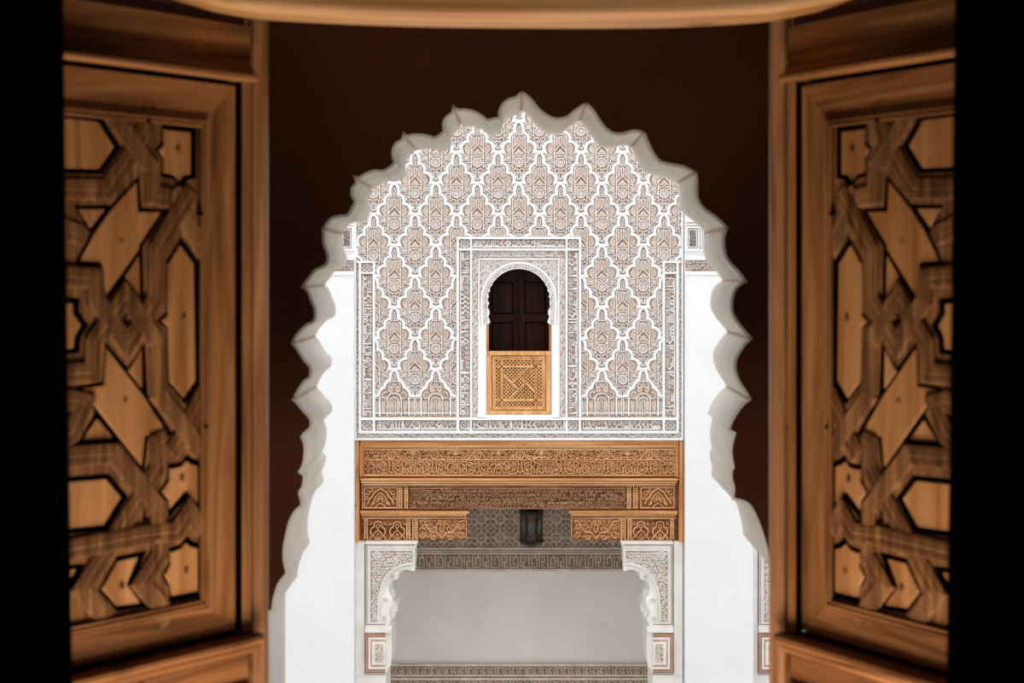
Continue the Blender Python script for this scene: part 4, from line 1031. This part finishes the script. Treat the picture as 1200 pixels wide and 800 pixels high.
def build_shutter(side):
    """side +1 = right shutter. Local frame: x = distance from the hinge, z = height, y = toward the viewer side (+)"""
    hx, ox, Yo = (931, 1118, 1.68) if side > 0 else (285.5, 75, 1.70)
    Yh = 1.90; X0, X1 = fx(hx, Yh), fx(ox, Yo)
    ang = math.atan2(Yo-Yh, X1-X0)
    e = empty('wooden_shutter', (X0, Yh, 0), ang)
    tag(e, ('right' if side > 0 else 'left')+'-hand carved wooden window shutter swung open beside the ' + ('right' if side > 0 else 'left')+' edge of the lobed arch', 'shutter')
    # local x along the leaf; the face normal must look toward the camera side
    sg = -1 if side > 0 else 1
    Bs = lambda a, b, d: (a, sg*d*(1) if False else (-d if side > 0 else d), b)
    W = 2*AX
    def po(name, m, mat, par=None, **k):
        return obj(name, m, M[mat], parent=par or e, **k)
    def UU(p): return U(*p)
    def both(pts): return [pts, [(W-a, b) for a, b in pts][::-1]]
    vtop = U(931, 29)[1]; vb = U(937, 741)[1]; vt = U(944, 97)[1]
    lowend = U(931, 900)[1]
    # outer frame of the shutter: top rail, mouldings, hinge stile, lower mouldings and lower panel
    m = MB(Bs); m.rect(-.012, vt+.026, W+.012, vtop, -.03, .0, .0015); po('top_rail', m, 'shut_x')
    def hprof(z0, prof, name, x0=-.008, x1=None, mat='shut_x'):
        m = MB(Bs); x1 = x1 if x1 is not None else W+.008; rows = [[m.P(x, z0+z, d) for z, d in prof] for x in (x0, x1)]
        n = len(prof)
        for i in range(n): j = (i+1) % n; m.face(rows[0][i], rows[0][j], rows[1][j], rows[1][i])
        m.face(*rows[0][::-1]); m.face(*rows[1]); return po(name, m, mat)
    hprof(vt, [(.004, -.02), (.003, .012), (.0055, .017), (.009, .017), (.0115, .013), (.0125, .009), (.016, .0085), (.019, .006), (.0195, .003), (.0225, .003), (.0235, -.0), (.027, -.0), (.027, -.02)], 'top_moulding')
    hprof(vb, [(-.004, -.02), (-.003, .012), (-.006, .018), (-.0105, .019), (-.014, .015), (-.0145, .010), (-.0185, .0105), (-.020, .006), (-.0215, .006), (-.024, .002), (-.027, .002), (-.027, -.02)], 'lower_moulding', -.016)
    m = MB(Bs); m.rect(-.008, vb-.060, .148, vb-.0275, -.03, .0, .001); m.rect(.152, vb-.060, W+.008, vb-.0275, -.03, .0, .001); po('lower_rail', m, 'shut_x')
    hprof(vb-.060, [(0, -.02), (-.0, .006), (-.004, .008), (-.008, .005), (-.012, .001), (-.012, -.02)], 'lower_bead', -.008)
    m = MB(Bs); m.rect(-.008, lowend, W+.008, vb-.073, -.03, -.004, .001); po('bottom_panel', m, 'shut_x')
    for nm, a0, a1 in (('hinge_stile', -.0105, .003), ('free_stile', W-.003, W+.0105)):
        m = MB(Bs); q = [(a0, vb), (a1, vb), (a1, vt+.004), (a0, vt+.004)]
        m.prism(q, -.03, .0005, wm=1); m.prism(q, .0005, .001, back=False); obj(nm, m, [M['shut'], M['gap_shade_peg']], parent=e)
    m = MB(Bs); m.rect(-.008, vb-.01, W+.008, vt+.01, -.035, -.022); po('backing_board', m, 'gap_shade_peg')
    # inner leaf: stiles, rails (mitred), field of inlay
    gx = .0125                          # dark gap between frame and leaf
    fx0 = U(975, 400)[0]; ft_ = U(975, 149)[1]; fb = U(969, 702)[1]
    lt_, lb = vt-.003, vb+.004
    A_ = [(gx, lt_), (W-gx, lt_), (W-gx, lb), (gx, lb)]; Bq = [(fx0, ft_), (W-fx0, ft_), (W-fx0, fb), (fx0, fb)]
    for nm, i, mt in (('leaf_rail', 0, 'shut_x'), ('leaf_stile', 1, 'shut'), ('leaf_rail', 2, 'shut_x'), ('leaf_stile', 3, 'shut')):
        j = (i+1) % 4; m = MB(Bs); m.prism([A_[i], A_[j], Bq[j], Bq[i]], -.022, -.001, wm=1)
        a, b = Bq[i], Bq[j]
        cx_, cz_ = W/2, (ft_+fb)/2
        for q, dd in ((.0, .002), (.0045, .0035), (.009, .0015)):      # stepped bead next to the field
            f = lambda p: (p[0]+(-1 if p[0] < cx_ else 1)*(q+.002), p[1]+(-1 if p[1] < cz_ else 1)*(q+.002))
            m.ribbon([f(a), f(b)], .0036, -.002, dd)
        obj(nm, m, [M[mt], M['gap_shade_peg']], parent=e)
    # strapwork ground with openings for the plates
    halves = {k_: [UU(p) for p in v] for k_, v in PL.items()}
    holes = []; plates = []
    def merge_star(a): return halves[a]
    for k_, pts in halves.items():
        for q, pp in enumerate(both(pts)): plates.append((k_, pp))
    for k_, v in AXP.items():
        h_ = [UU(p) for p in v]; full = [(AX, h_[0][1])]+h_[1:-1]+[(AX, h_[-1][1])]+[(W-a, b) for a, b in h_[1:-1]][::-1]
        plates.append((k_, full))
    star_out = {'S3': [(1037.6, 209.5), (1035.8, 246), (1011.4, 247), (1035, 288), (1032.6, 349.5), (1052, 322.6), (1070.8, 349.5), (1074.3, 308.3), (1099.7, 306.6), (1084, 272.6), (1100, 242.4), (1064.7, 242.7)],
                'S6': [(1070, 405), (1072.6, 451), (1098, 455.5), (1078.7, 483), (1096.6, 519.6), (1055, 516.9), (1032.3, 550), (1028.8, 512.5), (1005, 508), (1029.7, 463.5), (1031.4, 405), (1048, 436)]}
    for k_, pp in plates:
        if k_ in ('S3a', 'S3b', 'S6a', 'S6b', 'S3', 'S6'): continue
        holes.append(offset_poly(pp, .0028))
    for s_ in star_out.values():
        for pp in both([UU(p) for p in s_]): holes.append(offset_poly(pp, .0032))
    m = MB(Bs); m.board(Bq, holes, -.022, -.003, wm=1); obj('strapwork_ground', m, [M['strap'], M['gap_shade_peg']], parent=e)
    for k_, pp in plates:
        m = MB(Bs); star = k_ in ('S3', 'S6'); tri = k_ in ('S3a', 'S3b', 'S6a', 'S6b')
        dd = -.0035 if star else (-.0055 if tri else -.005)
        off_ = -.001 if tri or star else -.0028; inn = offset_poly(pp, off_-.0012)
        m.prism(offset_poly(pp, off_), -.022, dd-.0015, wm=1); m.prism(offset_poly(pp, off_), dd-.0015, dd, inn, back=False); obj('inlay_panel', m, [M['plate'], M['gap_shade_peg']], parent=e)
    prof = [(-.5, 0), (-.47, .9), (-.38, 1), (-.34, .5), (-.30, 1), (-.20, 1), (-.16, .5), (-.12, 1.0), (.12, 1.0), (.16, .5), (.20, 1), (.30, 1), (.34, .5), (.38, 1), (.47, .9), (.5, 0)]
    for i, s_ in enumerate(STRAPS):
        for q, pp in enumerate(both([UU(p) for p in s_])):
            m = MB(Bs); m.ribbon(pp, .0215, -.0035, -.0004+.0008*(i % 3), prof=prof); po('strap', m, 'strap')
    for p in ((1029.6, 141), (1051, 378), (976, 250), (971, 500), (1031, 610)):      # peg holes / nails
        for c_ in both([UU(p)]):
            m = MB(Bs); m.prism(arc(c_[0][0], c_[0][1], .0026, 0, 315, 7), -.003, .0036); po('peg', m, 'gap_shade_peg')
    for p in ((995, 176), (989, 374), (1054, 283), (1050, 470), (986.5, 671), (1053, 690), (991, 562), (1020, 635)):      # dark wooden pins through the plates
        for c_ in both([UU(p)]):
            m = MB(Bs); m.prism(arc(c_[0][0], c_[0][1], .0030, 0, 330, 11), -.008, -.0028 if p[0] != 1020 else .0025); po('pin', m, 'strap')
    return e
for s in (1, -1): build_shutter(s)

# ---------------------------------------------------------------- window frame posts and beam
for s in (-1, 1):
    e = empty('window_post', (fx(608+s*308, 1.93), 1.93, .9)); tag(e, 'upright moulded wooden post of the window frame, on the %s between shutter and arch' % ('left' if s < 0 else 'right'), 'post')
    # plan profile (px at Y=1.93, depth toward camera), outer -> inner edge with a rounded nose
    q = 314.0 if s < 0 else 902.0
    X = lambda t: (q-t if s < 0 else q+t)
    pr = [(31, -.06), (31, .002), (30, .004), (29.5, -.001), (27.6, -.001), (27, .006), (24, .006), (23.4, .001), (21.8, .001), (21, .008), (15, .0125), (8, .0125), (3.4, .009), (.8, .002), (0, -.004), (3, -.012), (14, -.06)]
    m = MB(); z0, z1 = .9, 1.85
    zs = [z0+(z1-z0)*i/6 for i in range(7)]
    rows = []
    for i, z in enumerate(zs):
        lean = (0.8 if s < 0 else -.8)*0
        rows.append([m.P(fx(X(t), 1.93), 1.93-d, z) for t, d in pr])
    n = len(pr)
    for a, b in zip(rows, rows[1:]):
        for i in range(n): j = (i+1) % n; m.face(a[i], a[j], b[j], b[i])
    m.face(*rows[0][::-1]); m.face(*rows[-1])
    o = obj('post_body', m, M['post']); o.parent = e; o.location = -Vector(e.location)
    for zz in (1.75, 1.32, 1.06):
        mm = MB(lambda a, b, d: (a, 1.93-d, b)); c_ = fx(X(20), 1.93)
        mm.prism(arc(c_, zz, .0028, 0, 315, 7), .0, .010); o = obj('nail', mm, M['iron']); o.parent = e; o.location = -Vector(e.location)
YBm = 1.80
be = empty('lintel_beam', (0, YBm, fz(28, YBm))); tag(be, 'pale rough wooden beam across the top of the window opening', 'beam')
edge = [(40, -26), (189, -1), (240, 8), (290, 16.5), (338, 20.5), (430, 25), (520, 27.6), (600, 28.6), (700, 28.8), (800, 27), (890, 22), (930, 15.5), (970, 7.5), (1012, -1), (1160, -28)]
edge = smooth(edge, 3)
m = MB(); n = len(edge); secs = []
for x, y in edge:
    zb2 = fz(y+1.5, YBm+.05); xx = fx(x, YBm+.05); sec = []
    for t in range(7):
        a = PI/2*t/6; sec.append(m.P(xx, YBm+.012*(1-math.sin(a)), zb2+.012*(1-math.cos(a))))
    sec += [m.P(xx, YBm, zb2+.16), m.P(xx, YBm+.07, zb2+.16), m.P(xx, YBm+.07, zb2)]
    secs.append(sec)
for a, b in zip(secs, secs[1:]):
    for i in range(len(a)): j = (i+1) % len(a); m.face(a[i], a[j], b[j], b[i])
m.face(*secs[0][::-1]); m.face(*secs[-1])
o = obj('beam_body', m, M['beam']); o.parent = be; o.location = -Vector(be.location)
m = MB(); m.box(fx(270, 1.93), 1.955, .85, fx(946, 1.93), 2.02, .92); e = obj('window_sill_board', m, M['shut_x']); tag(e, 'wooden sill board at the foot of the window posts, below the shutters', 'sill')
# ---------------------------------------------------------------- groups of repeats
GROUPS = {'cedar_beam': 'carved cedar beams of the lintel', 'cedar_bracket_board': 'short boards at the ends of the lintel', 'cedar_end_board': 'upright end boards of the lintel',
          'stucco_console': 'white stucco consoles', 'wooden_shutter': 'pair of carved window shutters', 'window_post': 'posts of the window frame'}
for o in list(C.objects):
    if o.parent is None and o.name.split('.')[0] in GROUPS: o['group'] = GROUPS[o.name.split('.')[0]]
